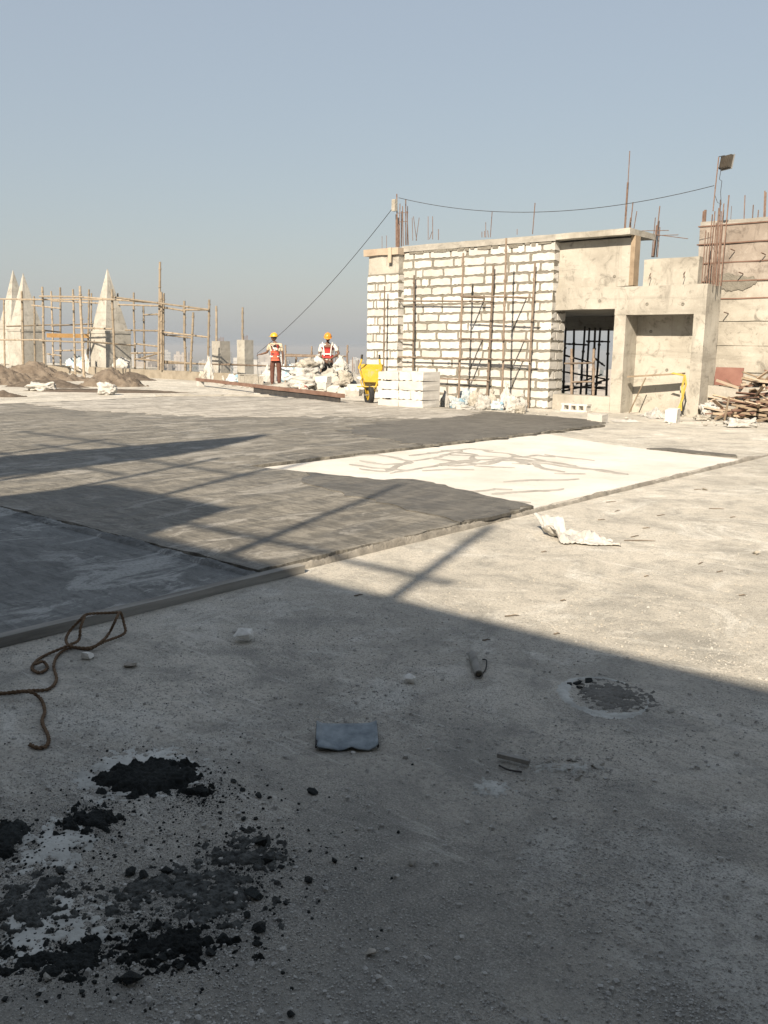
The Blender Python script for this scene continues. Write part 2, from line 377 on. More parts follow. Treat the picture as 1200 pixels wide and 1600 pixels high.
# main brown screed, left and near bays
struct(sheet('screed_bay_main', [(-21.0, 3.27), (-7.22, 3.27), (-7.22, 6.25), (-7.2, 14.3), (-7.9, 15.2), (-11, 15.75), (-15, 16.2), (-17.0, 15.6), (-19.0, 14.4), (-18.4, 11), (-18.4, 8.6), (-21, 8.2)], ZS, m_['screed_brown'], .03, .12, seed=1))
struct(sheet('screed_bay_near', [(-7.215, 3.27), (XE, 3.27), (XE, 6.22), (-4.6, 6.5), (-5.35, 6.72), (-5.5, 6.45), (-6.2, 6.35), (-7.215, 6.2)], ZS + .003, m_['screed_brown'], .022, .08, seed=2))
struct(sheet('screed_bay_front', [(-21.0, -4), (XE + .01, -4), (XE + .01, 3.2), (-21.0, 3.2)], .028, m_['screed_grey'], .012, .12, seed=3))
struct(sheet('screed_dry_band', [(-18.2, 9.6), (-15.5, 9.3), (-12.6, 10.4), (-11.2, 12.2), (-9.6, 13.2), (-10.6, 15.5), (-14.9, 15.95), (-16.8, 15.4), (-18.6, 14.2), (-18.2, 11)], ZS + .004, m_['screed_dry'], .22, .12, seed=4, z0=.03))
struct(sheet('screed_wet_band', [(-9.4, 9.9), (-7.23, 9.2), (-7.21, 14.2), (-7.9, 15.1), (-10.2, 15.4), (-9.9, 13.3), (-10.1, 11.6)], ZS + .007, m_['screed_wet'], .16, .12, seed=5, z0=.03))
struct(sheet('screed_wet_strip', [(-5.9, 5.75), (XE + .004, 5.2), (XE + .004, 6.2), (-4.6, 6.48), (-5.34, 6.68), (-5.5, 6.43), (-6.4, 6.28)], ZS + .010, m_['screed_wet'], .05, .1, seed=6, z0=.03))
white = struct(sheet('white_unscreeded_bay', [(-7.195, 6.2), (-6.2, 6.33), (-5.5, 6.43), (-5.34, 6.70), (-4.6, 6.48), (XE - .06, 6.24), (XE - .07, 11.1), (-5.6, 11.5), (-7.19, 12.3)], .012, m_['white_dust'], .01, .1, seed=7))
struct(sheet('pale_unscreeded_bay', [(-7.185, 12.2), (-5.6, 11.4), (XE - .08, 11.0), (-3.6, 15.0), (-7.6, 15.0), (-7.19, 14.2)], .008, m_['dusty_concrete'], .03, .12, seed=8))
struct(sheet('dark_screed_strip', [G(1010, 703.5).xy, G(1045, 703).xy, G(1148, 713.5).xy, G(1152, 716.5).xy, G(1090, 711.5).xy], .03, m_['screed_wet'], .02, .08, seed=9))
# dark slurry streaks on the white bay (parts of that bay)
streaks = [[(515, 716), (590, 712), (640, 722), (600, 738), (560, 735)], [(610, 742), (650, 735), (720, 722), (790, 718), (860, 728), (905, 734)],
           [(640, 714), (700, 706), (745, 712), (740, 722), (690, 730)], [(700, 712), (780, 716), (830, 722)], [(750, 705), (800, 712), (850, 722), (960, 741)],
           [(790, 756), (830, 752), (905, 751)], [(770, 775), (830, 770), (880, 766)], [(740, 731), (805, 733)], [(770, 722), (810, 722), (835, 728), (800, 726)],
           [(780, 783), (830, 788)], [(560, 722), (600, 728), (640, 726)], [(850, 712), (880, 716), (930, 722)], [(866, 742), (915, 743)], [(680, 718), (720, 724), (750, 722)], [(545, 728), (585, 733), (635, 737)], [(730, 772), (770, 766), (800, 768)], [(640, 722), (672, 718), (700, 712), (722, 706)], [(720, 724), (760, 727), (790, 718)], [(700, 730), (735, 728), (775, 722), (812, 714)], [(800, 716), (840, 713), (868, 716)], [(820, 722), (862, 724), (900, 730)], [(830, 726), (855, 735), (880, 740)], [(690, 706), (735, 703), (770, 706)], [(660, 738), (700, 735), (740, 737)], [(905, 734), (940, 736), (985, 743)]]
for i, s_ in enumerate(streaks):
    pts = [G(x, y).xy for x, y in s_]; fine = []
    for a, b in zip(pts[:-1], pts[1:]):
        n = max(2, int((b - a).length / .03))
        for k in range(n): fine.append(a.lerp(b, k / n))
    fine.append(pts[-1]); vs = []; fs = []
    for k, p in enumerate(fine):
        t = (fine[min(k + 1, len(fine) - 1)] - fine[max(k - 1, 0)]).normalized(); nn = Vector((-t.y, t.x))
        wd = (.042 + .035 * noise.noise(Vector((p.x * 4, p.y * 4, i)))) * (1 + .55 * noise.noise(Vector((p.x * 22, p.y * 22, i + 9)))) * min(1, k / 3 + .25, (len(fine) - 1 - k) / 3 + .25)
        off = nn * noise.noise(Vector((p.x * 3, p.y * 3, 40 + i))) * .07
        for q in (-1, 0, 1): r = p + off + nn * q * wd; vs.append((r.x, r.y, .013 + (.009 if q == 0 else 0)))
        if k: a = 3 * k; fs += [(a - 3, a - 2, a + 1, a), (a - 2, a - 1, a + 2, a + 1)]
    MB().add(vs, fs).build('mortar_streak', m_['slurry'], white, True)

def strip_ridge(name, a, b, w_, h, mat, seed=0, z=0.0, rough=1.0):
    a = Vector(a); b = Vector(b); L = (b - a).length; n = int(L / .016); m = 9; t = (b - a).normalized(); nn = Vector((-t.y, t.x)); vs = []; fs = []
    for i in range(n + 1):
        for j in range(m + 1):
            q = j / m * 2 - 1; wob = noise.noise(Vector((i * .05, seed, 0))) * .25 + noise.noise(Vector((i * .2, seed, 5))) * .15
            p = a + t * (L * i / n) + nn * (w_ * .5 * (q + wob))
            hh = h * (1 - q * q) * (.8 + .7 * fbm((p.x * 1.3, p.y * 1.3, seed + 4), 2)) + h * .45 * rough * (.6 * fbm((p.x * 5, p.y * 5, seed), 3) + .55 * fbm((p.x * 60, p.y * 60, seed), 3)) * (1 - q ** 4) - .006
            vs.append((p.x, p.y, z + hh))
    for i in range(n):
        for j in range(m): k = i * (m + 1) + j; fs.append((k, k + m + 1, k + m + 2, k + 1))
    return MB().add(vs, fs).build(name, mat, None, True)
struct(strip_ridge('screed_joint_ridge', (-21, 3.24), (-3.64, 3.235), .115, .03, m_['screed_grey'], 3, .030, 1.3))
struct(strip_ridge('screed_edge_lip', (-3.70, 3.55), (-3.712, 12.9), .055, .047, m_['screed_lip'], 8, 0, .8))
def heap(name, c, rx, ry, h, mat, seed=0, rz=0.0, n=84, power=1.0, rough=.6, fq=2.2, cone=True, z=0.0, steep=1.0):
    c = Vector(c); vs = []; fs = []; cs, sn = math.cos(rz), math.sin(rz); R0 = 1.45
    for j in range(n + 1):
        for i in range(n + 1):
            u = (i / n * 2 - 1) * R0; v = (j / n * 2 - 1) * R0; r = math.hypot(u, v)
            r += .28 * fbm((u * 1.3, v * 1.3, seed), 4) + .10 * fbm((u * 5, v * 5, seed + 2), 4)
            base = (1 - r) if cone else (math.tanh((1 - r) * 3.2 * steep))
            x = u * rx; y = v * ry
            zz = h * (base + rough * .25 * (fbm((x * fq * 2, y * fq * 2, seed + 9), 5) + .5 * abs(fbm((x * fq * 6, y * fq * 6, seed + 5), 4))) * max(0, min(1, (1.25 - r) * 2))) if base > -.4 else -.4 * h
            vs.append((c.x + x * cs - y * sn, c.y + x * sn + y * cs, z + max(zz, -.012 - .2 * h)))
    for j in range(n):
        for i in range(n):
            k = j * (n + 1) + i; q = (k, k + 1, k + n + 2, k + n + 1)
            if max(vs[a][2] for a in q) > z - .003: fs.append(q)
    used = sorted({a for q in fs for a in q}); mp = {a: i for i, a in enumerate(used)}
    return MB().add([vs[a] for a in used], [tuple(mp[a] for a in q) for q in fs]).build(name, mat, None, True)

# parapet at the far left edge
par = empty('parapet', (-25.6, 21.5, 0)); tag(par, 'low plastered concrete parapet along the far roof edge under the scaffold', 'parapet')
g = MB().cbox((-15.4, 0, 0), (0, .24, .33), .3, .016); pw = g.build('wall', m_['parapet_plaster'], par); par.rotation_euler.z = -R_(2.0)

# ================================================================== BLOCK BUILDING
Y0 = 17.84; XL, XR = -14.70, -10.42; ROWH = .2153
def block_mesh(seed):
    r = random.Random(seed); nx, nz = 7, 3; per = []
    for i in range(nx): per.append((-.5 + i / nx, -.5))
    for i in range(nz): per.append((.5, -.5 + i / nz))
    for i in range(nx): per.append((.5 - i / nx, .5))
    for i in range(nz): per.append((-.5, .5 - i / nz))
    vs = []; n = len(per)
    for x, z in per:
        dx = r.uniform(-.008, .03) * (-1 if x > 0 else 1); dz = r.uniform(-.03, .13) * (-1 if z > 0 else 1)
        if abs(x) > .45 and abs(z) > .45: dx *= 1.5
        vs.append((x + (dx if abs(x) > .45 else 0), -.5 + r.uniform(-.006, .012), z + (dz if abs(z) > .45 else 0)))
    vs += [(x, .5, z) for x, z in per]
    fs = [tuple(range(n))] + [(i, i + n, (i + 1) % n + n, (i + 1) % n) for i in range(n)]
    return MB().add(vs, fs).mesh('block', m_['aac_block'])
BLK = [block_mesh(s) for s in range(10)]
def block(parent, x0, x1, y0, y1, z0, z1):
    return inst('block', random.choice(BLK), parent, ((x0 + x1) / 2, (y0 + y1) / 2, (z0 + z1) / 2), (0, random.uniform(-.006, .006), 0), (x1 - x0, y1 - y0, z1 - z0))
bw = empty('block_wall', (-12.5, Y0, 0)); tag(bw, 'white aerated block wall with thick grey mortar joints and concrete beam on top', 'wall')
bwp = lambda *a: None
class Off:                                # children of bw are laid out in world coordinates
    def __init__(s, e): s.e = e
bw.location = (0, 0, 0)
MB().cbox((XL - .3, Y0 + .006, 0), (XR - .006, Y0 + .58, 3.66), .05, .005, 4).build('mortar_core', m_['mortar'], bw)
rnd = random.Random(3)
for row in range(17):
    z0 = row * ROWH + .014 + rnd.uniform(0, .006); z1 = (row + 1) * ROWH - .016 - rnd.uniform(0, .014)
    if row == 16: z1 = 3.64
    x = XR; first = True
    odd = row % 2
    while x > XL + .02:
        L = (.60 if odd else .30) if first else .575 + rnd.uniform(-.035, .03)
        if not first and rnd.random() < .13: L = rnd.uniform(.12, .36)
        if row == 16 and rnd.random() < .5: L = rnd.uniform(.2, .45)
        L = L + rnd.uniform(-.02, .02)
        x1 = x; x0 = max(XL - .02, x - L)
        if x1 - x0 > .06:
            dep = (.20 if odd else .33) if first else .2
            block(bw, x0, x1, Y0 + rnd.uniform(-.010, -.001), Y0 + dep, z0 + rnd.uniform(-.006, .006), z1)
            if first: block_side = (Y0 + dep + .03, Y0 + .585)
        x = x0 - rnd.uniform(.03, .065); first = False
    b = inst('block', rnd.choice(BLK), bw, (XR - .1, (block_side[0] + block_side[1]) / 2, (z0 + z1) / 2), (0, 0, R_(90)), (block_side[1] - block_side[0], .21, z1 - z0))
# left pier of the block wall, a little proud
PL, PR, PYF = -15.72, -14.68, Y0 - .21
MB().cbox((PL + .006, PYF + .006, 0), (PR - .006, Y0 + .35, 3.14), .05, .005, 8).build('pier_core', m_['mortar'], bw)
for row in range(15):
    z0 = row * .2085 + .012; z1 = (row + 1) * .2085 - .016
    if row % 2: cuts = [(.0, .25), (.285, .34), (.38, .78), (.815, 1.04)] if row % 4 == 1 else [(0, .2), (.24, .30), (.33, .66), (.70, 1.04)]
    else: cuts = [(0, .42), (.46, 1.04)] if row % 4 == 0 else [(0, .58), (.62, 1.04)]
    for a, b in cuts:
        block(bw, PL + a, PL + b, PYF + rnd.uniform(-.009, -.001), Y0 + .02 if b > 1 else PYF + .19, z0, z1)
MB().cbox((PL + .02, PYF + .02, 3.14), (PR - .03, Y0 + .3, 3.62), .15, .015, 2).build('pier_cap', m_['concrete'], bw)
bd = MB().cbox((PL - .10, PYF - .05, 3.60), (PR - .0, Y0 + .2, 3.76), .2, .008, 5).build('cap_board', m_['plywood'], bw)
MB().box((PR - .30, PYF - .085, 3.40), (PR - .20, PYF - .055, 3.76)).build('cleat', m_['plywood'], bw)
MB().cbox((XL - .05, Y0 - .035, 3.66), (XR + .02, Y0 + .6, 3.80), .2, .014, 6).build('tie_beam', m_['concrete_grey'], bw)
# rough mortar packing under the beam
for k in range(26):
    xx = XL + .1 + (XR - XL - .2) * (k + rnd.random()) / 26
    h_ = rnd.uniform(.02, .07); g = MB().cbox((xx, Y0 - .022, 3.645 - h_), (xx + rnd.uniform(.1, .3), Y0 + .05, 3.672), .06, .014, k * 3.1); g.build('mortar_smear', m_['mortar'], bw)

cb = empty('concrete_building'); tag(cb, 'unfinished concrete building with open doorway, niche and roof rebar right of block wall', 'building')
c_, cg, cp = m_['concrete'], m_['concrete_grey'], m_['concrete_pale']
YF = Y0 + .14                              # concrete face
def part(name, lo, hi, mat, step=.2, amp=.008, seed=0): return MB().cbox(lo, hi, step, amp, seed).build(name, mat, cb)
part('lintel', (XR - .1, YF, 2.19), (-8.98, YF + .35, 2.66), c_, seed=1)
part('lintel', (-8.978, YF - .012, 2.06), (-7.26, YF + .34, 2.64), c_, seed=2)
part('door_pier', (-8.98, YF - .006, 0), (-8.72, YF + .62, 2.188), c_, seed=3)
part('column', (-7.258, YF - .02, 0), (-7.02, YF + .72, 2.642), c_, seed=4)
part('niche_wall', (-8.72, YF + .56, 0), (-7.26, YF + .75, 2.06), c_, seed=5)
part('sill', (XR + .02, YF + .02, 0), (-8.99, YF + .45, .33), c_, seed=6)
part('upper_wall', (XR - .1, YF + .08, 2.662), (-8.74, YF + .4, 3.64), c_, seed=7)
part('roof_edge', (XR + .021, Y0 - .04, 3.68), (-8.66, Y0 + 1.2, 3.80), c_, seed=8)
part('end_post', (-8.738, YF + .06, 2.665), (-8.64, YF + .3, 3.675), m_['timber'], seed=9, amp=.003)
part('roof_parapet', (-8.60, YF + .45, 2.66), (-7.42, YF + .65, 3.22), c_, seed=10)
part('roof_deck', (-14.6, Y0 + .62, 2.20), (-8.73, YF + 4.2, 2.45), cg, .5, seed=11)
part('niche_soffit', (-8.728, YF + .341, 2.062), (-7.262, YF + .76, 2.45), cg, seed=14)
part('lintel_soffit', (XR - .1, YF + .352, 2.2), (-8.73, Y0 + .618, 2.44), cg, .3, seed=15)
part('back_beam', (-14.6, YF + 4.0, 1.84), (-8.9, YF + 4.2, 2.198), cg, .5, seed=12)
part('room_wall', (-8.9, YF + .76, 0), (-8.72, YF + 4.19, 2.198), cg, .5, seed=13)
# rebar spikes and tie holes on the face
for (x, y, Yq) in [(1015, 430, YF + .44), (1068, 428, YF + .44)]:
    p = PY(x, y, Yq); MB().path([p, p + Vector((.09, -.14, .03)), p + Vector((.06, -.15, -.10))], .008, 5).build('rebar', m_['rebar_rust'], cb)
for (x, y, Yq) in [(1011, 475, YF - .013), (1067, 475, YF - .013), (960, 432, YF + .08), (937, 470, YF), (1017, 518, YF + .56), (1042, 578, YF + .56)]:
    p = PY(x, y, Yq); MB().disc_ring(p, (0, 1, 0), .012, .034, .014, 10).build('tie_hole', m_['mortar'], cb)
# niche shelf plank, stick and yellow ribbon
a = PY(980, 590, YF + .05); b = PY(1066, 585, YF + .1)
pk = MB(); d = (b - a); pk.box((0, 0, 0), (d.length, .18, .035), Matrix.Translation(a) @ d.to_track_quat('X', 'Z').to_matrix().to_4x4())
tag(pk.build('shelf_plank', m_['timber']), 'pale timber plank wedged across the concrete niche', 'plank')
a = PY(983, 648, YF - .05); a.z = .02; b = PY(1009, 590, YF + .04)
tag(MB().tube(a, b, .014, 6).build('leaning_stick', m_['timber']), 'thin stick leaning on the niche plank', 'stick')
pts = [PY(1050, 583, YF - .03), PY(1070, 587, YF - .06), PY(1066, 605, YF - .07), PY(1067, 622, YF - .12), PY(1060, 640, YF - .2), PY(1052, 648, YF - .35)]
vs = []; fs = []
for k, p in enumerate(pts):
    for q in (-1, 1): vs.append(p + Vector((q * .022, .01 * q, .012 * q)))
    if k: fs.append((2 * k - 2, 2 * k - 1, 2 * k + 1, 2 * k))
n0 = len(vs); pts2 = [PY(1070, 586, YF - .07), PY(1072, 600, YF - .09), PY(1064, 628, YF - .15), PY(1064, 642, YF - .25)]
for k, p in enumerate(pts2):
    for q in (-1, 1): vs.append(p + Vector((q * .014, .012 * q, 0)))
    if k: fs.append((n0 + 2 * k - 2, n0 + 2 * k - 1, n0 + 2 * k + 1, n0 + 2 * k))
o = MB().add(vs, fs).build('hazard_ribbon', m_['hazard_ribbon']); sm = o.modifiers.new('t', 'SOLIDIFY'); sm.thickness = .008
tag(o, 'yellow ribbon tied at the niche plank and hanging by the column', 'ribbon')
# board-marked wall on the right
YR = 19.3
rw = empty('board_marked_wall'); tag(rw, 'tall concrete wall with formwork board lines and rusty bars behind the woodpile', 'wall')
zt = [0, .9, 1.45, 1.95, 2.42, 2.78, 3.16, 3.55, 3.92, 4.02]
def wall_piece(nm, x0, x1, z0, z1, dy, mat, sd): MB().cbox((x0, YR + dy, z0), (x1, YR + .4, z1), .2, .012, sd).build(nm, mat, rw)
for k in range(9):
    up = k >= 4
    wall_piece('board_course', -7.80 if up else -7.7, -1.5, zt[k] + .009, zt[k + 1] - .009, (.0 if k % 2 else .012), [cp, c_, c_, c_, c_, m_['boarded'], m_['boarded'], m_['boarded'], cg][k], k * 2.2)
    if k: MB().cbox((-7.84 if up else -7.7, YR - .02 if up else YR + .03, zt[k] - .012), (-1.5, YR + .1, zt[k] + .012), .3, .005, k).build('board_edge', m_['timber_red'] if up else m_['mortar'], rw)
for (x, y0, y1, hx) in [(1147, 392, 425, .0), (1195, 398, 425, 0), (1160, 428, 450, 0), (1137, 490, 505, 0)]:
    p = PY(x, y0, YR); q = PY(x - 8, y1, YR); MB().path([p + Vector((0, -.22, .02)), p + Vector((.02, -.02, 0))], .012, 5).build('rebar', m_['rebar_rust'], rw)
p = PY(1160, 440, YR); pp_ = ragged([(p.x - .25 + .55 * math.cos(a_ * .524) , p.z + (.17 + .05 * math.sin(a_ * 2.1)) * math.sin(a_ * .524)) for a_ in range(12)], .04, .03, 5)
MB().add([(q.x, YR - .012, q.y) for q in pp_] + [(q.x, YR + .03, q.y) for q in pp_], [tuple(range(len(pp_)))] + [(i, i + len(pp_), (i + 1) % len(pp_) + len(pp_), (i + 1) % len(pp_)) for i in range(len(pp_))]).build('patch_plaster', m_['mortar'], rw)
p = PY(1122, 330, YR)
for (x, y0, y1, r) in [(1164, 305, 345, .011), (1177, 320, 345, .012), (1185, 328, 345, .012), (1195, 298, 345, .014), (1197, 300, 345, .012), (1143, 322, 348, .006), (1131, 328, 348, .008), (1102, 328, 350, .03), (1099, 330, 350, .016)]:
    MB().tube(PY(x - 2, y1 + 8, YR + .1), PY(x, y0, YR + .1), r, 5).build('rebar', m_['rebar_rust'], rw)
def rebars(parent, lst, Y, dy=0.0, ties=()):
    for k, (xa, ya, xb, yb, r) in enumerate(lst):
        yy = Y + dy * (k % 3); MB().tube(PY(xa, ya, yy), PY(xb, yb, yy), r, 5).build('rebar', m_['rebar_rust'], parent)
# column bars right
rebars(cb, [(1096, 445, 1103, 360, .011), (1100, 445, 1107, 363, .010), (1104, 445, 1113, 335, .013), (1108, 446, 1117, 330, .012), (1112, 446, 1119, 348, .011), (1116, 447, 1126, 312, .014), (1119, 447, 1131, 318, .012), (1122, 447, 1129, 352, .012), (1126, 447, 1139, 305, .014), (1114, 447, 1123, 325, .011), (1120, 447, 1127, 330, .011)], YF + .1, .2)
# tall bar and bars at the roof edge
rebars(cb, [(977, 362, 984, 236, .010), (976, 362, 981, 285, .022), (980, 400, 989, 316, .012), (983, 402, 995, 330, .010), (979, 395, 985, 340, .010), (981, 398, 986, 352, .008)], YF + .3, .12)
rebars(cb, [(1018, 402, 1024, 340, .010), (1022, 402, 1031, 322, .013), (1025, 402, 1030, 345, .012), (1020, 402, 1026, 352, .018), (1027, 402, 1031, 355, .012)], YF + 1.6, .25)
for (xa, ya, xb, yb) in [(988, 361, 1045, 360), (985, 369, 1060, 367), (1020, 366, 1075, 373)]:
    MB().tube(PY(xa, ya, YF + 1.7), PY(xb, yb, YF + 1.7), .008, 5).build('stirrup', m_['rebar_rust'], cb)
rebars(bw, [(621, 386, 620, 303, .016), (624, 386, 625, 318, .012), (627, 385, 628, 330, .016), (630, 384, 629, 322, .012), (634, 383, 634, 312, .014), (636, 383, 637, 322, .010), (638, 383, 636, 330, .012), (619, 386, 619, 335, .016), (623, 386, 622, 340, .02)], Y0 + .15, .12)
for (x, y, l) in [(624, 333, 14), (625, 347, 12)]: MB().tube(PY(x - 4, y, Y0 + .2), PY(x + l, y - 1, Y0 + .2), .007, 5).build('stirrup', m_['rebar_rust'], bw)
rebars(bw, [(645, 376, 644, 340, .008), (651, 376, 646, 338, .008), (650, 376, 655, 340, .008), (669, 375, 669, 338, .008), (676, 374, 676, 338, .009), (671, 374, 675, 362, .008), (685, 375, 685, 358, .009), (597, 388, 597, 369, .007), (604, 388, 604, 368, .007), (753, 371, 753, 362, .009), (757, 371, 757, 361, .009), (759, 371, 759, 347, .008), (763, 371, 762, 360, .009), (766, 371, 769, 331, .009), (808, 367, 808, 358, .008), (832, 366, 836, 317, .011)], Y0 + .2, .15)
# junction box on the wall post
p = PY(617, 321, Y0 + .1); jb = empty('junction_box', p - Vector((0, 0, .14))); tag(jb, 'small cream electrical box tied to the rebar at wall top', 'box')
MB().box((-.05, -.07, 0), (.06, .03, .28)).build('case', m_['sack_cream'], jb); MB().box((-.045, -.078, .02), (.055, -.071, .26)).build('cover', m_['sack_cream'], jb)
# cables
def sag(a, b, s_, n=24): return [a.lerp(b, k / n) - Vector((0, 0, s_ * 4 * (k / n) * (1 - k / n))) for k in range(n + 1)]
a = PY(623, 309, Y0 + .1); b = PY(1116, 290, YF + .2)
tag(MB().path(sag(a, b, .42), .007, 5).build('overhead_cable', m_['wire']), 'thin black cable sagging between the wall post and the floodlight pole', 'cable')
b2 = G(402, 552, .9); b2 = CAM + ray(402, 552) * 30.0
tag(MB().path(sag(PY(613, 326, Y0 + .1), b2, .25) + [b2 + Vector((0, 0, -.35)), b2 + Vector((.05, 0, -1.0))], .008, 5).build('guy_cable', m_['wire']), 'black cable slanting down from the wall post towards the workers', 'cable')
# floodlight
fl = empty('floodlight'); tag(fl, 'dark rectangular floodlight on a thin wire pole above the column', 'floodlight'); Yq = YF + .25
MB().path([PY(1114, 330, Yq), PY(1117, 300, Yq), PY(1123, 245, Yq)], .012, 5).build('pole', m_['rebar_rust'], fl)
MB().path([PY(1123, 245, Yq), PY(1132, 243, Yq), PY(1136, 245, Yq)], .008, 5).build('bracket', m_['wire'], fl)
MB().path([PY(1122, 262, Yq), PY(1130, 263, Yq)], .008, 5).build('bracket', m_['wire'], fl)
MB().path([PY(1127, 263, Yq), PY(1124, 280, Yq), PY(1128, 283, Yq), PY(1126, 300, Yq), PY(1127, 320, Yq), PY(1121, 316, Yq), PY(1117, 305, Yq), PY(1117, 292, Yq)], .006, 5).build('lead', m_['wire'], fl)
p = PY(1134, 253, Yq); hm = Matrix.Translation(p) @ Matrix.Rotation(R_(153), 4, 'Z') @ Matrix.Rotation(R_(10), 4, 'X') @ Matrix.Scale(.8, 4)
MB().box((-.17, -.05, -.15), (.17, .03, .15), hm).build('housing', m_['lamp_dark'], fl)
MB().box((-.19, -.075, -.17), (.19, -.052, .17), hm).build('rim', m_['steel'], fl); MB().box((-.16, -.085, -.14), (.16, -.077, .14), hm).build('lens', m_['lamp_glass'], fl)
for k in range(6): MB().box((-.15 + k * .055, .032, -.13), (-.14 + k * .055, .06, .13), hm).build('fin', m_['lamp_dark'], fl)

# ================================================================== SCAFFOLDS
def nodes(mb, p0, p1, r, n=5):
    # joints / couplers along a pole
    for k in range(n):
        t = (k + .5 + random.uniform(-.2, .2)) / n; c = Vector(p0).lerp(Vector(p1), t); d = (Vector(p1) - Vector(p0)).normalized() * .025; mb.tube(c - d, c + d, r * 1.35, 6)
def pole(parent, name, p0, p1, r, mat, nn=0):
    mb = MB(); p0 = Vector(p0); p1 = Vector(p1); mid = [p0.lerp(p1, k / 4) + Vector((random.uniform(-1, 1), random.uniform(-1, 1), 0)) * r * .35 * (0 < k < 4) for k in range(5)]
    mb.path(mid, [r, r, r * .97, r * .94, r * .9], 7)
    if nn: nodes(mb, p0, p1, r, nn)
    return mb.build(name, mat, parent)
sc = empty('wall_scaffold'); tag(sc, 'rusty tube scaffold standing close against the white block wall', 'scaffold')
YB, YN = Y0 - .13, Y0 - .85
rp = m_['rusty_pipe']
for (xa, ya, xb, yb, Yq, r) in [(646, 583, 647, 430, YB, .024), (760, 640, 771, 414, YB, .028), (825, 639, 836, 410, YB, .026), (599, 585, 601, 447, Y0 - .45, .02), (716, 645, 724, 395, YN, .024), (783, 648, 791, 372, YN, .024)]:
    p = PY(xa, ya, Yq); p.z = 0; pole(sc, 'upright', p, PY(xb, yb, Yq), r, rp, 6)
for (xa, ya, xb, yb, Yq) in [(600, 470, 770, 471, YB - .04), (720, 463, 835, 465, YN + .03), (600, 528, 646, 531, YB - .05), (718, 529, 830, 533, YN + .03), (598, 557, 828, 563, YB - .045), (655, 590, 765, 595, YB - .05)]:
    pole(sc, 'ledger', PY(xa, ya, Yq), PY(xb, yb, Yq), .019, rp, 3)
for (x, y) in [(722, 464), (719, 530), (788, 464), (785, 532), (717, 562), (784, 563)]:
    p = PY(x, y, YN - .08); pole(sc, 'transom', p, (p.x - .01, Y0 - .02, p.z + .02), .019, rp)
# scaffold inside the doorway
ds = empty('doorway_scaffold'); tag(ds, 'dark steel scaffold seen through the concrete doorway', 'scaffold')
def dpole(xa, ya, xb, yb, Yq, r, mat, nm, foot=False):
    p = PY(xa, ya, Yq); q = PY(xb, yb, Yq)
    if foot: p.z = 0
    pole(ds, nm, p, q, r, mat, 2)
dk = m_['dark_pipe']
for (xa, xb, yt, Yq) in [(907, 914, 510, 21.6), (916, 921, 512, 21.9), (931, 938, 512, 21.6), (880, 884, 512, 20.6), (895, 897, 514, 20.8), (926, 930, 512, 20.4), (948, 951, 514, 21.2)]: dpole(xa, 612, xb, yt, Yq, .03, dk, 'upright', True)
for (xa, ya, xb, yb, Yq) in [(877, 537, 920, 539, 20.7), (916, 533, 953, 534, 21.7), (877, 606, 948, 605, 20.9), (877, 603, 948, 608, 21.5), (878, 554, 925, 567, 20.7), (876, 580, 945, 592, 20.7), (900, 600, 940, 585, 21.3), (875, 612, 940, 598, 20.5), (930, 560, 945, 572, 21.5), (925, 600, 952, 592, 21.5)]:
    dpole(xa, ya, xb, yb, Yq, .022, dk, 'ledger')
trs = empty('doorway_trestle'); tag(trs, 'rusty pipe trestle standing on the sill of the concrete doorway', 'trestle')
for (xa, ya, xb, yb) in [(893, 618, 893, 545), (927, 616, 928, 545)]:
    p = PY(xa, ya, YF + .25); p.z = .325; pole(trs, 'upright', p, PY(xb, yb, YF + .25), .03, rp, 3)
for (xa, ya, xb, yb) in [(882, 568, 928, 567), (893, 597, 927, 596)]: pole(trs, 'ledger', PY(xa, ya, YF + .22), PY(xb, yb, YF + .22), .02, rp)
# bamboo scaffold along the left edge
bs = empty('bamboo_scaffold'); tag(bs, 'long bamboo pole scaffold along the left roof edge around the pyramids', 'scaffold'); bm_ = m_['bamboo']
NEARY, MIDY, FARY = 20.2, 21.2, 23.4
for (xb, yb, xt, yt, Yq, r, foot) in [(37, 585, 34, 455, 20.6, .055, 0), (70, 590, 66, 448, 20.4, .05, 0), (132, 595, 125, 447, 19.4, .055, 0), (118, 590, 114, 452, 20.6, .045, 0), (180, 590, 175, 452, 20.8, .05, 0), (95, 572, 94, 449, 23.2, .05, .2), (84, 572, 80, 455, 23.3, .045, .2), (137, 585, 139, 452, 22.4, .045, 0), (142, 580, 143, 458, 23.4, .04, 0), (55, 575, 53, 463, 23.4, .05, .2), (8, 582, 6, 466, 22, .045, 0), (211, 580, 209, 457, 23.4, .045, 0),
                                     (248, 582, 250, 409, 21.7, .05, .33), (255, 582, 256, 458, 21.9, .045, .33), (252, 583, 252, 456, 21.6, .05, .33), (226, 582, 224, 478, 24, .045, 0), (290, 585, 288, 470, 22, .05, .33), (298, 587, 302, 488, 21.6, .045, .33), (326, 592, 327, 468, 21.9, .045, .3), (185, 575, 184, 458, 23.6, .04, 0)]:
    p = PY(xb, yb, Yq); p.z = foot if Yq > 21 else 0
    if Yq > 23.3: p.z = 0
    pole(bs, 'upright', p, PY(xt, yt, Yq), r, bm_, 7)
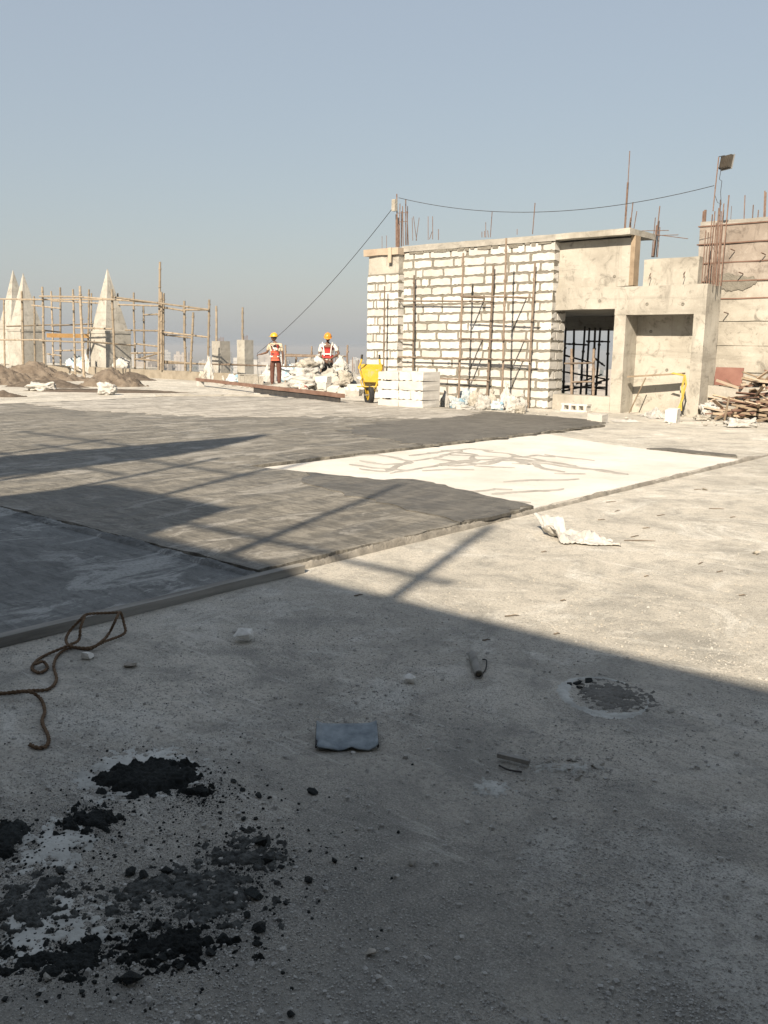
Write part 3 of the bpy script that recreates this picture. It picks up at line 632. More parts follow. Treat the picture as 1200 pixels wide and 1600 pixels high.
for (xa, ya, xb, yb, Ya, Yb) in [(-20, 467, 66, 468, 20.6, 20.3), (30, 468, 180, 468, 20.3, 20.7), (62, 463, 130, 464, 20.3, 19.3), (125, 464, 254, 474, 20.5, 21.6), (175, 464, 327, 484, 21, 21.8), (50, 477, 95, 482, 23.2, 23.1), (80, 470, 160, 474, 23.2, 23.3), (184, 476, 250, 478, 23.5, 22), (254, 480, 290, 486, 22, 22), (290, 484, 327, 484, 22, 22),
                                 (10, 510, 95, 507, 20.6, 23), (80, 509, 147, 506, 20.7, 23), (118, 512, 175, 514, 20.5, 20.8), (66, 516, 95, 519, 20.5, 23), (196, 516, 255, 517, 22, 21.7), (254, 519, 327, 527, 21.7, 21.9), (256, 523, 300, 528, 22, 21.7),
                                 (-10, 531, 66, 531, 21, 20.3), (62, 532, 132, 535, 20.3, 19.4), (128, 533, 212, 540, 19.4, 22), (86, 548, 140, 547, 23, 23), (74, 553, 96, 556, 23, 23), (205, 552, 250, 551, 23, 22), (212, 562, 252, 551, 22.5, 22), (212, 561, 330, 570, 22, 22), (254, 567, 330, 569, 22, 22), (224, 492, 250, 491, 24, 22), (210, 537, 252, 542, 22.3, 22)]:
    pole(bs, 'ledger', PY(xa, ya, Ya), PY(xb, yb, Yb), .036, bm_, 3)
a = PY(73, 524, 20.35); b = PY(139, 525, 22.2); d = b - a
MB().box((0, -.02, -.09), (d.length, .02, .09), Matrix.Translation(a) @ d.to_track_quat('X', 'Z').to_matrix().to_4x4()).build('orange_board', m_['orange_board'], bs)
# guard rail scaffold behind the workers
gr = empty('guard_rail'); tag(gr, 'rusty pipe guard rail at the far roof edge behind the workers', 'railing')
for (x, yb, yt, Yq) in [(446, 600, 539, 23.6), (487, 600, 541, 23.6), (501, 600, 538, 23.4), (543, 600, 539, 23.2), (463, 600, 556, 23.8)]:
    p = PY(x, yb, Yq); p.z = 0; pole(gr, 'upright', p, PY(x, yt, Yq), .036, rp, 3)
for (xa, ya, xb, yb) in [(446, 554, 543, 557), (446, 556, 500, 557), (330, 569, 464, 573), (354, 569, 390, 571)]: pole(gr, 'rail', PY(xa, ya, 23.5), PY(xb, yb, 23.3), .034, rp, 3)
for k, (x, yt) in enumerate([(521, 540), (524, 538), (528, 541), (530, 543), (537, 560), (550, 558), (554, 568), (564, 555), (559, 562), (543, 552)]):
    p = PY(x, 600, 23.0); p.z = 0; pole(gr, 'starter_bar', p, PY(x + (k % 3) - 1, yt, 23.0), .013, m_['rebar_rust'])

# stub columns with a pole
def stub(px, py, wpx, ytop, pole_x, pole_y, label, mat):
    base = G(px, py); s = wpx / ppm(base); e = empty('stub_column', base); tag(e, label, 'column', 'stub columns by the parapet')
    h = (py - ytop) / ppm(base)
    MB().cbox((-s * .5, -s * .3, 0), (s * .5, s * .7, h), .15, .01, px).build('shaft', mat, e)
    pole(e, 'pole', (pole_x, s * .1, h - .02), (pole_x + .03, s * .1, h + pole_y), .045, bm_, 4)
    for k in range(5): MB().tube((-s * .3 + k * s * .15, s * .2, h - .02), (-s * .3 + k * s * .15, s * .2, h + random.uniform(.1, .2)), .01, 5).build('rebar', m_['rebar_rust'], e)
    return e
stub(343, 590, 20, 534, -.22, 1.45, 'short concrete stub column left of the pair, white sack at its foot', cg)
stub(381, 590, 18, 532, -.1, 1.35, 'short concrete stub column right of the pair, nearest the standing worker', cp)

# ================================================================== PYRAMIDS
def pyramid(px, py, k, label, seed):
    corner = G(px, py, .12); e = empty('pyramid_finial', corner); tag(e, label, 'pyramid', 'concrete pyramid finials')
    s, hb, ht = 1.30 * k, 1.68 * k, 4.5 * k
    MB().cbox((-s * .94, .06, -.12), (-.06, s * .94, .02), .4, .01).build('plinth', cg, e)
    MB().cbox((-s, 0, 0), (0, s, hb), .2, .01, seed).build('base', cp, e)
    g = MB(); g.cbox((-s * 1.02, -.02 * s, hb - .0), (.02 * s, s * 1.02, hb + .1 * k), .3, .008, seed).build('ledge', cp, e)
    n = 14; vs = []; fs = []; i0 = .06 * s; m = 6
    for lev in range(n + 1):
        t = lev / n; hw = (s * .5 - i0) * (1 - t) + .012; z = hb + .1 * k + (ht - hb - .1 * k) * t
        for c in range(4 * m):
            sd, q = divmod(c, m); q = q / m * 2 - 1; x, y = [(q, -1), (1, q), (-q, 1), (-1, -q)][sd]
            dn = noise.noise_vector(Vector((x * 2, y * 2, z * 1.5 + seed))) * .008; vs.append((-s / 2 + x * hw + dn.x, s / 2 + y * hw + dn.y, z))
    for lev in range(n):
        for c in range(4 * m): a = lev * 4 * m; fs.append((a + c, a + (c + 1) % (4 * m), a + 4 * m + (c + 1) % (4 * m), a + 4 * m + c))
    fs.append(tuple(n * 4 * m + c for c in range(4 * m)))
    MB().add(vs, fs).build('spire', cp, e)
    return e
pyramid(167, 581, 1.0, 'concrete pyramid finial standing alone right of the twin pyramids', 1)
pyramid(35, 572, 1.09, 'front concrete pyramid of the overlapping twin pair', 5)
pyramid(19, 569, 1.20, 'rear concrete pyramid of the overlapping twin pair, leftmost', 9)

# ================================================================== HEAPS
def lab(o, l, c, g=None, kind=None): return tag(o, l, c, g, kind)
hs = lambda px, py, wpx: wpx / ppm(G(px, py)) / 2
lab(heap('sand_heap', G(176, 603), 1.05, .85, .60, m_['sand'], 3, VR), 'conical brown sand heap in front of the lone pyramid', 'heap')
lab(heap('sand_heap', G(45, 594), 1.9, .9, .66, m_['sand'], 6, VR), 'wide brown sand heap in front of the twin pyramids', 'heap')
lab(heap('sand_heap', G(-5, 600), 1.3, .8, .62, m_['sand'], 8, VR), 'sand heap cut off by the left picture edge', 'heap')
lab(heap('sand_heap', G(204, 594), .95, .6, .30, m_['sand_damp'], 11, VR), 'small dark sand heap right behind the conical heap', 'heap')
lab(heap('sand_spill', G(160, 612), 2.1, .6, .07, m_['sand_damp'], 13, VR, cone=False), 'dark damp sand spread round the conical heap', 'sand')
lab(heap('sand_spill', G(75, 605), 1.25, .45, .25, m_['sand_damp'], 15, VR), 'low dark sand spill in front of the wide heap', 'sand')
lab(heap('sand_spill', G(8, 620), .45, .25, .16, m_['sand_damp'], 17, VR), 'small dark sand patch at the left picture edge beside the screed', 'sand')
# edge timber/kerb between sand and screed
a = G(243, 622); b = G(420, 622)
k_ = MB().cbox((0, 0, 0), ((b - a).length, .09, .09), .12, .012, 3).build('edge_batten', m_['concrete_grey']); k_.location = a; k_.rotation_euler.z = math.atan2(b.y - a.y, b.x - a.x)
tag(k_, 'rough mortar-caked batten along the far left screed edge', 'batten')

# ================================================================== SACKS
SACKM = {}
def sack_mesh(style, seed, mat):
    bm = bmesh.new(); bmesh.ops.create_icosphere(bm, subdivisions=4, radius=1.0)
    for v in bm.verts:
        p = v.co.copy(); q = Vector((math.copysign(abs(p.x) ** .8, p.x), math.copysign(abs(p.y) ** .85, p.y), math.copysign(abs(p.z) ** .9, p.z)))
        n1 = fbm((p.x * 1.6 + seed * 7, p.y * 1.6, p.z * 1.6), 3); n2 = abs(fbm((p.x * 3.5, p.y * 3.5 + seed * 3, p.z * 3.5), 3)); n3 = abs(fbm((p.x * 8, p.y * 8 + seed, p.z * 8), 2))
        q *= 1.06 + .42 * n1 - .34 * n2 - .16 * n3
        if style == 'up':
            t = (q.z + 1) / 2
            if t > .55: k = max(.13, 1 - (t - .55) * 2.6); k = k + (t > .9) * .28; q.x *= k; q.y *= k; q.z += .25 * (t - .55)
        if style == 'flat': q.z *= 1 + .5 * n1
        v.co = (q.x * .5, q.y * .5, max(0, (q.z + .72) / 1.6))
    me = bpy.data.meshes.new('sack'); bm.to_mesh(me); bm.free(); me.materials.append(m_[mat]); me.shade_smooth(); return me
def sack(px, py, wpx, hpx, style, mat, label, z=0.0, seed=None, dr=.7, rz=None, group='sacks', tilt=0):
    p = G(px, py, z); k = ppm(p); seed = px if seed is None else seed
    key = (style, mat, seed % 6)
    if key not in SACKM: SACKM[key] = sack_mesh(style, seed % 6 + len(mat), mat)
    wd = wpx / k; o = inst('sack', SACKM[key], None, p, (tilt, 0, VR if rz is None else rz), (wd * 1.06, wd * dr, hpx / k)); tag(o, label, 'sack', group); return o
sack(65, 611, 46, 13, 'flat', 'sack_white', 'long flat white sack lying beside the sand heaps', dr=.5)
sack(168, 617, 27, 19, 'lie', 'sack_white', 'crumpled white sack in front of the conical sand heap')
sack(112, 583, 17, 22, 'lie', 'sack_blue', 'pale blue sack left of the lone pyramid')
sack(124, 584, 18, 27, 'lie', 'sack_blue', 'blue and white sack between scaffold poles by the lone pyramid', seed=3)
sack(134, 585, 16, 35, 'up', 'sack_white', 'white sack touching the left side of the lone pyramid')
sack(190, 587, 25, 24, 'lie', 'sack_white', 'bunched white sack at the right foot of the lone pyramid', seed=4)
sack(327, 596, 16, 37, 'up', 'sack_white', 'tall white sack leaning at the left stub column', seed=5)
sack(317, 597, 12, 17, 'lie', 'sack_cream', 'small cream sack beside the left stub column')
W = 'sacks piled along the block wall'
sack(695, 637, 15, 25, 'up', 'sack_white', 'slim upright white sack, leftmost of those along the wall', group=W)
sack(714, 638, 20, 16, 'lie', 'sack_blue', 'pale blue sack beside the slim white one at the wall', group=W, seed=2)
sack(728, 634, 22, 23, 'lie', 'sack_blue', 'puffy blue and white sack at the foot of the scaffold', group=W, seed=5)
sack(726, 643, 29, 10, 'flat', 'sack_white', 'flat white sack lying in front of the blue sacks', group=W, dr=.55)
sack(742, 638, 20, 24, 'lie', 'sack_cream', 'grimy cream sack among the sacks along the wall', group=W)
sack(754, 640, 20, 22, 'lie', 'sack_white', 'rounded dirty white sack in the middle of the wall sacks', group=W, seed=1)
sack(768, 637, 18, 24, 'up', 'sack_cream', 'upright cream sack behind the blue one', group=W, seed=4)
sack(777, 641, 19, 14, 'lie', 'sack_blue', 'bluish grey sack low in front of the tall white sack', group=W, seed=3)
sack(790, 640, 17, 38, 'up', 'sack_white', 'tallest white sack standing against the wall', group=W, seed=2)
sack(801, 645, 22, 26, 'lie', 'sack_white', 'bright white sack in front of the tallest one', group=W, seed=0)
sack(815, 644, 17, 24, 'up', 'sack_white', 'upright white sack, rightmost along the wall', group=W, seed=3)
sack(812, 646, 16, 13, 'lie', 'sack_cream', 'small dirty sack at the right end of the wall sacks', group=W, seed=5)
sack(619, 637, 21, 11, 'lie', 'sack_red', 'red marked empty sack before the block stack', group=W, seed=1)
sack(638, 636, 20, 20, 'up', 'sack_white', 'torn white sack propped on the block stack', group=W, seed=1)
sack(651, 637, 13, 11, 'lie', 'sack_red', 'small pink sack right of the block stack', group=W, seed=4)
sack(1158, 668, 45, 13, 'flat', 'sack_white', 'clean white sack lying in front of the woodpile', dr=.5, seed=2)
sack(1107, 654, 26, 24, 'lie', 'sack_white', 'crumpled white sack on the left side of the woodpile', seed=3)
sack(1098, 657, 24, 8, 'flat', 'sack_cream', 'flat cream sack at the left foot of the woodpile', seed=2)

# flat woven sack in the sun, foreground
def cloth_sack():
    e = empty('empty_woven_sack', G(900, 843), VR + R_(4)); tag(e, 'empty cream woven sack lying flat in the sun with red end stripe', 'sack')
    k = ppm(G(903, 842)); wd = 84 / k; dp = .50; n, m = 46, 34; vs = []; fs = []
    for j in range(m + 1):
        for i in range(n + 1):
            u = i / n; v = j / m
            x = (u - .5) * wd + (v - .5) * -.10 * 1 + .03 * fbm((u * 3, v * 3, 1), 3); y = (v - .5) * dp * (1 - .35 * u) + .05 * fbm((u * 2.4, 5, v * 2), 3) - .12 * (u - .5)
            fold = max(0, math.sin(u * 9 + v * 2.4 + 1.5 * fbm((u * 2, v * 2, 3), 2))) ** 2
            z = .010 + .075 * fold * math.sin(math.pi * min(1, v * 1.1)) * (1 - .5 * u) + .035 * abs(fbm((u * 6, v * 6, 8), 3)) + (.09 * max(0, v - .72) / .28 if u < .55 else 0) * 1.2
            vs.append((x, y, z))
    stripe = []
    for j in range(m):
        for i in range(n):
            a = j * (n + 1) + i; q = (a, a + 1, a + n + 2, a + n + 1)
            (stripe if .78 < i / n < .88 else fs).append(q)
    for nm, ff, mt in (('body', fs, 'sack_white'), ('stripe', stripe, 'sack_red')):
        o = MB().add(vs, ff).build(nm, m_[mt], e, True); s2 = o.modifiers.new('t', 'SOLIDIFY'); s2.thickness = .006
cloth_sack()

# ================================================================== BLOCK STACK, LOOSE BLOCKS
sm_blocks = [block_mesh(100 + s) for s in range(5)]
stk = G(621, 639); SR = VR - R_(40.5)     # square to the wall
bx0 = G(590, 636); kx = ppm(bx0)
n_ = 0
rowlab = ['bottom', 'second', 'third', 'top']
for lv in range(4):
    for q, (a, b, nm) in enumerate([(0, .60, 'left'), (.605, .94, 'middle'), (.945, 1.28, 'right')] if lv % 2 else [(0, .6, 'left'), (.605, 1.28, 'right')]):
        o = inst('aac_block', sm_blocks[n_ % 5], None, (bx0.x + (a + b) / 2, bx0.y + .3, .1 + lv * .203), (0, 0, random.uniform(-.012, .012)), (b - a, .6, .2))
        tag(o, f'clean white aerated block, {nm} one in the {rowlab[lv]} layer of the stack', 'block', 'stacked white blocks beside the wheelbarrow'); n_ += 1
def loose_block(px, py, L, D, Hh, rz, label, mat=None, at=None, tilt=0.0):
    p = G(px, py) if at is None else VPL(px, py, pc + away * at); p.z = max(0, p.z); o = inst('aac_block', sm_blocks[px % 5], None, p + Vector((0, 0, Hh / 2)), (tilt, 0, rz), (L, D, Hh)); tag(o, label, 'block'); return o
loose_block(667, 632, .28, .3, .22, .0, 'single white block lying right of the block stack')
loose_block(933, 661, .30, .25, .17, .05, 'single pale block lying at the far screed corner')
loose_block(1050, 660, .22, .3, .26, .2, 'single block standing beside the white plastic at the column')
loose_block(942, 640, .28, .22, .3, .05, 'block standing at the foot of the door pier')
g = MB()                                     # hollow light block before the sill
hb = empty('hollow_block', G(900, 643), 0); tag(hb, 'broken hollow white block lying before the doorway sill', 'block')
for k in range(4): MB().cbox((-.3 + k * .18, -.1, 0), (-.25 + k * .18, .1, .17), .06, .012, k).build('web', m_['aac_block'], hb)
MB().cbox((-.32, -.1, 0), (.31, .1, .035), .1, .012).build('face', m_['aac_block'], hb); MB().cbox((-.32, -.1, .135), (.31, .1, .17), .1, .012, 3).build('face', m_['aac_block'], hb)
def rock_mesh(seed, mat, flat=.7, rough=.5):
    bm = bmesh.new(); r = random.Random(seed); pts = []
    for k in range(14):
        v = Vector((r.gauss(0, 1), r.gauss(0, 1), r.gauss(0, 1))).normalized(); v = Vector((v.x, v.y, v.z * flat)) * r.uniform(.75, 1.0) * .5; pts.append(bm.verts.new(v))
    res = bmesh.ops.convex_hull(bm, input=pts); 
    bmesh.ops.delete(bm, geom=[e for e in res['geom_unused'] if isinstance(e, bmesh.types.BMVert)], context='VERTS')
    bmesh.ops.subdivide_edges(bm, edges=bm.edges[:], cuts=1, use_grid_fill=True)
    for v in bm.verts: v.co += noise.noise_vector(v.co * 5 + Vector((seed, 0, 0))) * .05 * rough
    bmesh.ops.recalc_face_normals(bm, faces=bm.faces[:])
    me = bpy.data.meshes.new('rock'); bm.to_mesh(me); bm.free(); me.materials.append(m_[mat]); return me
RK = {mt: [rock_mesh(s + i * 20, mt) for s in range(7)] for i, mt in enumerate(('stone', 'aac_block', 'mud', 'concrete_pale', 'pebble', 'pale_stone'))}
def rock(name, mt, p, s, label, cat, group, sz=None, sink=.22, rz=None):
    o = inst(name, random.choice(RK[mt]), None, Vector(p) + Vector((0, 0, s * (sz or .7) * (.5 - sink) * .9)), (random.uniform(-.3, .3), random.uniform(-.3, .3), random.uniform(0, 6) if rz is None else rz), (s, s * random.uniform(.7, 1), s * (sz or random.uniform(.6, .95)))); tag(o, label, cat, group); return o

# ================================================================== RUBBLE PILE
pc = G(530, 618)
right = Vector((math.cos(VR), math.sin(VR), 0)); away = Vector((-math.sin(VR), math.cos(VR), 0))
mo = heap('rubble_mound', pc + away * 1.4 - right * .2, 2.0, 1.5, .72, m_['concrete_pale'], 21, VR, rough=.9, fq=1.5); tag(mo, 'pale mound of dust and crumbs under the rubble by the workers', 'rubble', kind='stuff')
rr = random.Random(5)
for k in range(95):
    u = rr.uniform(-1.5, 1.75); v = rr.uniform(-.3, 2.2); h = max(0, .72 * (1 - math.hypot((u + .2) / 2.0, (v - 1.4) / 1.5))); s = rr.choice([.16, .2, .26, .32, .4, .3])
    if (u < -.7 and v < .7) or (abs(u + .4) < .32 and h > .3): continue
    p = pc + right * u + away * v
    rock('rubble_chunk', rr.choice(['concrete_pale', 'aac_block', 'stone', 'aac_block']), (p.x, p.y, h * .93), s, 'broken pale concrete chunk in the rubble pile by the wheelbarrow', 'rubble', 'rubble chunks by the wheelbarrow', rr.uniform(.55, .95))
def rsack(px, py, z, wpx, hpx, st, mt, label, tilt, rz, seed, back=0):
    p = VPL(px, py, pc + away * z); k = ppm(p); o = sack(px, py, wpx, hpx, st, mt, label, 0, seed, .75, VR + rz, 'sacks on the rubble pile', tilt)
    wd = wpx / k; o.location = (p.x, p.y, max(0, p.z)); o.scale = (wd * 1.06, wd * .75, hpx / k)
rsack(472, 606, .4, 40, 18, 'lie', 'sack_white', 'full white sack lowest on the left of the rubble pile', 0, -.3, 1)
rsack(478, 592, .9, 42, 17, 'lie', 'sack_white', 'white sack slumped midway up the rubble pile', 0, .5, 2)
rsack(482, 580, 1.3, 36, 18, 'lie', 'sack_cream', 'stained white sack lying across the top of the rubble pile', 0, .6, 4)
rsack(497, 576, 1.4, 20, 20, 'up', 'sack_white', 'white sack pointing up on the pile left of the red vest', 0, .2, 3)
rsack(532, 583, .7, 24, 26, 'up', 'sack_white', 'grey white sack standing right of the worker in red', 0, .2, 5)
rsack(540, 602, .2, 22, 22, 'lie', 'sack_cream', 'dusty cream sack low right on the rubble pile', 0, .2, 0)
rsack(473, 613, .0, 14, 12, 'lie', 'sack_red', 'small red printed sack half buried at the pile foot', 0, .2, 2)
for k, (px, py, z, L) in enumerate([(504, 608, .3, .42), (505, 599, .4, .42), (549, 618, .0, .4), (532, 620, 0, .35), (556, 614, .15, .5), (521, 615, .2, .35)]):
    loose_block(px, py, L, .22, .2, [.1, .15, .9, -.6, 1.2, .4][k], ['whole white block resting low under the worker in red', 'whole white block under the gloved hands of the worker in red', 'broken white block tipped beside the wheelbarrow wheel', 'white block end under the steel channel tip', 'leaning white block slab left of the wheelbarrow', 'white block wedged behind the channel end'][k], at=z, tilt=[0, 0, .4, .1, .7, .3][k])
# rubbish left of the worker
bxo = empty('torn_carton', G(392, 601, 0), VR + .5); tag(bxo, 'torn open cardboard carton lying left of the standing worker', 'carton')
for nm, lo, hi, rx in (('side', (-.35, -.3, 0), (.35, -.28, .30), 0), ('side', (-.35, .28, 0), (.35, .30, .34), 0), ('side', (-.36, -.3, .0), (-.34, .3, .34), 0), ('flap', (-.4, -.32, .345), (.35, .1, .36), 0), ('flap', (.3, -.3, .02), (.62, .3, .04), 0)):
    MB().box(lo, hi).build(nm, m_['sack_cream'], bxo)
rr = random.Random(9)
for k in range(22):
    px = rr.uniform(346, 425); py = rr.uniform(594, 607); rock('rubble_chunk', rr.choice(['concrete_pale', 'aac_block', 'stone']), G(px, py), rr.uniform(.12, .34), 'pale debris lump between the stub columns and the standing worker', 'rubble', 'debris lumps by the stub columns')
sack(365, 598, 20, 13, 'lie', 'sack_blue', 'bluish plastic sack in the debris between the stub columns', 0, 2)
sack(354, 597, 14, 12, 'lie', 'sack_white', 'white sack in the debris right of the left stub column', 0, 3)
sack(418, 600, 22, 24, 'up', 'sack_white', 'white sack standing at the left knee of the standing worker', 0, 4)
sack(455, 597, 30, 26, 'lie', 'sack_blue', 'grey blue sack right behind the standing worker', 0, 1)
# steel / timber beam in front
a = G(308, 603); b = G(536, 633); d = b - a
ch = empty('long_beam', a, math.atan2(d.y, d.x)); tag(ch, 'long rusty red beam lying on blocks in front of the workers', 'beam')
MB().cbox((0, -.05, .17), (d.length, .05, .26), .3, .006).build('top_flange', m_['timber_red'], ch)
MB().cbox((d.length * .48, -.02, .03), (d.length * .985, .02, .168), .3, .006, 2).build('web', m_['dark_pipe'], ch)
for k, t in enumerate((.02, .5, .72, .93)):
    MB().cbox((d.length * t, -.09, 0), (d.length * t + .24, .09, .168 if t < .4 else .028), .1, .01, k).build('support_block', m_['aac_block'], ch)

# ================================================================== WHEELBARROW (tipped up on its nose)
wb = empty('wheelbarrow', G(579, 632), VR + R_(-6)); tag(wb, 'yellow wheelbarrow tipped upright on its wheel left of the block stack', 'wheelbarrow')
yp = m_['yellow_paint']
wl = MB().disc_ring((-.02, -.12, .225), (1, .55, 0), .13, .225, .10, 22).build('wheel', m_['rubber'], wb)
g = MB().disc_ring((-.02, -.12, .225), (1, .55, 0), .03, .132, .05, 16); g.build('rim', m_['yellow_paint'], wl)
# tray: open tapered pan whose underside faces the camera
top = [(-.33, .10, .96), (.33, .10, .96), (.36, .46, .93), (-.36, .46, .93)]; bot = [(-.22, -.06, .36), (.22, -.06, .36), (.26, .20, .34), (-.26, .20, .34)]
front = [(-.25, -.10, .82), (.25, -.10, .82)]
vs = [Vector(p) for p in ((-.16, -.08, .52), (.16, -.08, .52), (.22, -.08, .80), (-.22, -.08, .80), (-.2, .22, .42), (.2, .22, .42), (.27, .22, .93), (-.27, .22, .93))]
tr = MB().add(vs, [(0, 1, 2, 3), (0, 4, 5, 1), (1, 5, 6, 2), (3, 2, 6, 7), (0, 3, 7, 4)]).build('tray', yp, wb); s2 = tr.modifiers.new('t', 'SOLIDIFY'); s2.thickness = .012
b2 = tr.modifiers.new('b', 'BEVEL'); b2.width = .02; b2.segments = 2
for s in (-1, 1):
    h = MB().path([(s * .08, -.10, .22), (s * .13, -.11, .42), (s * .19, -.11, .62), (s * .27, -.11, .86), (s * .22, -.10, .98), (s * .21, -.08, 1.05)], .02, 8).build('handle', yp, wb, True)
    MB().tube((s * .21, -.08, 1.05), (s * .2, -.06, 1.15), .024, 8).build('grip', m_['rubber'], h)
    MB().path([(s * .19, -.12, .62), (s * .2, -.28, .55), (s * .16, -.28, .42), (s * .12, -.11, .40)], .014, 6).build('leg', yp, wb)
MB().tube((-.3, -.2, .42), (.16, -.2, .42), .013, 6).build('cross_bar', yp, wb)
MB().tube((-.12, -.18, .225), (.08, -.06, .225), .015, 8).build('axle', m_['steel'], wb)

# ================================================================== PEOPLE
def skin(name, joints, edges, mat, parent, sub=2, root=0):
    names = list(joints); idx = {n: i for i, n in enumerate(names)}
    me = bpy.data.meshes.new(name); me.from_pydata([joints[n][0] for n in names], [(idx[a], idx[b]) for a, b in edges], []); me.materials.append(m_[mat])
    o = link(bpy.data.objects.new(name, me), parent); o.modifiers.new('skin', 'SKIN').use_smooth_shade = True
    for n in names:
        r = joints[n][1]; sv = me.skin_vertices[0].data[idx[n]]; sv.radius = r if isinstance(r, tuple) else (r, r); sv.use_root = (idx[n] == root)
    sb = o.modifiers.new('sub', 'SUBSURF'); sb.levels = sb.render_levels = sub
    return o
def hand(J, E, wrist, tip_dir, palm_n, side, pre):
    # palm and five fingers from a wrist joint; tip_dir points along the fingers
    t = Vector(tip_dir).normalized(); nrm = Vector(palm_n).normalized(); sd = t.cross(nrm).normalized() * side; w0 = Vector(J[wrist][0])
    J[pre + 'palm'] = (tuple(w0 + t * .055), (.030, .018)); E.append((wrist, pre + 'palm'))
    for k, (off, L) in enumerate(((-.030, .055), (-.010, .070), (.010, .066), (.030, .05))):
        b = w0 + t * .09 + sd * off; m = b + t * L * .55 + nrm * .012; e = m + t * L * .4 + nrm * .03
        for nm, p, r in (('a', b, .0095), ('b', m, .0085), ('c', e, .007)): J[f'{pre}f{k}{nm}'] = (tuple(p), r)
        E += [(pre + 'palm', f'{pre}f{k}a'), (f'{pre}f{k}a', f'{pre}f{k}b'), (f'{pre}f{k}b', f'{pre}f{k}c')]
    b = w0 + t * .035 - sd * .035; m = b - sd * .02 + t * .03 + nrm * .012; e = m + t * .028 + nrm * .012
    for nm, p, r in (('a', b, .011), ('b', m, .0095), ('c', e, .008)): J[f'{pre}t{nm}'] = (tuple(p), r)
    E += [(pre + 'palm', pre + 'ta'), (pre + 'ta', pre + 'tb'), (pre + 'tb', pre + 'tc')]
def head(parent, c, yaw, tilt, helmet):
    M4 = Matrix.Translation(c) @ Matrix.Rotation(yaw, 4, 'Z') @ Matrix.Rotation(tilt, 4, 'X')   # face looks to local -Y
    e = lambda nm, mb, mt, sm=True: (lambda o: o)(mb.build(nm, m_[mt], parent, sm))
    bm = bmesh.new(); bmesh.ops.create_uvsphere(bm, u_segments=24, v_segments=18, radius=1)
    for v in bm.verts:
        p = v.co; jaw = max(0, -p.z); x = p.x * .075 * (1 - .25 * jaw); y = p.y * .095 * (1 - .12 * jaw) - .012 * jaw; z = p.z * .118
        if p.y < -.75 and abs(p.x) < .25 and -.35 < p.z < .12: y -= .022 * (1 - abs(p.x) / .25) * (1 - abs(p.z + .15) / .35)
        if p.y < -.6 and .05 < p.z < .35 and .15 < abs(p.x) < .6: y += .008
        if p.y < -.6 and -.62 < p.z < -.45 and abs(p.x) < .35: y -= .005
        v.co = M4 @ Vector((x, y, z))
    me = bpy.data.meshes.new('head'); bm.to_mesh(me); bm.free(); me.materials.append(m_['skin']); me.shade_smooth(); ho = link(bpy.data.objects.new('head', me), parent)
    for s in (-1, 1):
        g = MB(); g.path([M4 @ Vector((s * .074, .0, .03)), M4 @ Vector((s * .086, .012, .012)), M4 @ Vector((s * .08, .004, -.03))], [.012, .014, .009], 6); g.build('ear', m_['skin'], ho, True)
        g = MB(); g.path([M4 @ Vector((s * .03 - .011, -.083, .014)), M4 @ Vector((s * .03, -.087, .016)), M4 @ Vector((s * .03 + .011, -.083, .014))], .0075, 6); g.build('eye', m_['hair'], ho, True)
    g = MB(); g.path([M4 @ Vector((-.024, -.086, -.062)), M4 @ Vector((0, -.092, -.060)), M4 @ Vector((.024, -.086, -.062))], .006, 6); g.build('mouth', m_['maroon_cloth'], ho, True)
    # hair at the back and sides, helmet shell with brim
    def dome(r, z0, zs, n=22, m=8, mx=1.0):
        vs = []; fs = []
        for j in range(m + 1):
            a = z0 + (math.pi / 2 - z0) * j / m
            for i in range(n): b = 2 * math.pi * i / n; vs.append(M4 @ Vector((math.cos(b) * math.cos(a) * r * .88, math.sin(b) * math.cos(a) * r * 1.05, zs + math.sin(a) * r * .95)))
        for j in range(m):
            for i in range(n): fs.append((j * n + i, j * n + (i + 1) % n, (j + 1) * n + (i + 1) % n, (j + 1) * n + i))
        return MB().add(vs, fs)
    vs = []; fs = []
    for j in range(9):
        for i in range(15):
            b = math.pi * (-.08 + 1.16 * i / 14); a = -.55 + 1.1 * j / 8; vs.append(M4 @ Vector((math.cos(b) * math.cos(a) * .081, math.sin(b) * math.cos(a) * .101 + .002, math.sin(a) * .118 + .02)))
    for j in range(8):
        for i in range(14): k = j * 15 + i; fs.append((k, k + 1, k + 16, k + 15))
    MB().add(vs, fs).build('hair', m_['hair'], ho, True)
    hm = dome(.128, .05, .030).build('hard_hat', m_[helmet], parent, True)
    vs = []; fs = []; n = 28
    for i in range(n):
        b = 2 * math.pi * i / n; fr = max(0, -math.sin(b)) ** 2
        for r, z in ((.118, .040), (.135 + .045 * fr, .030), (.134 + .045 * fr, .024), (.112, .03)): vs.append(M4 @ Vector((math.cos(b) * r * .9, math.sin(b) * r * 1.05, z)))
    for i in range(n):
        for j in range(4): k = i * 4 + j; k2 = i * 4 + (j + 1) % 4; l2 = ((i + 1) % n) * 4; fs.append((k, l2 + j, l2 + (j + 1) % 4, k2))
    MB().add(vs, fs).build('brim', m_[helmet], hm, True)
    g = MB(); g.path([M4 @ Vector((0, -.125, .075)), M4 @ Vector((0, -.07, .135)), M4 @ Vector((0, .03, .155)), M4 @ Vector((0, .11, .105))], .012, 6); g.build('ridge', m_[helmet], hm, True)

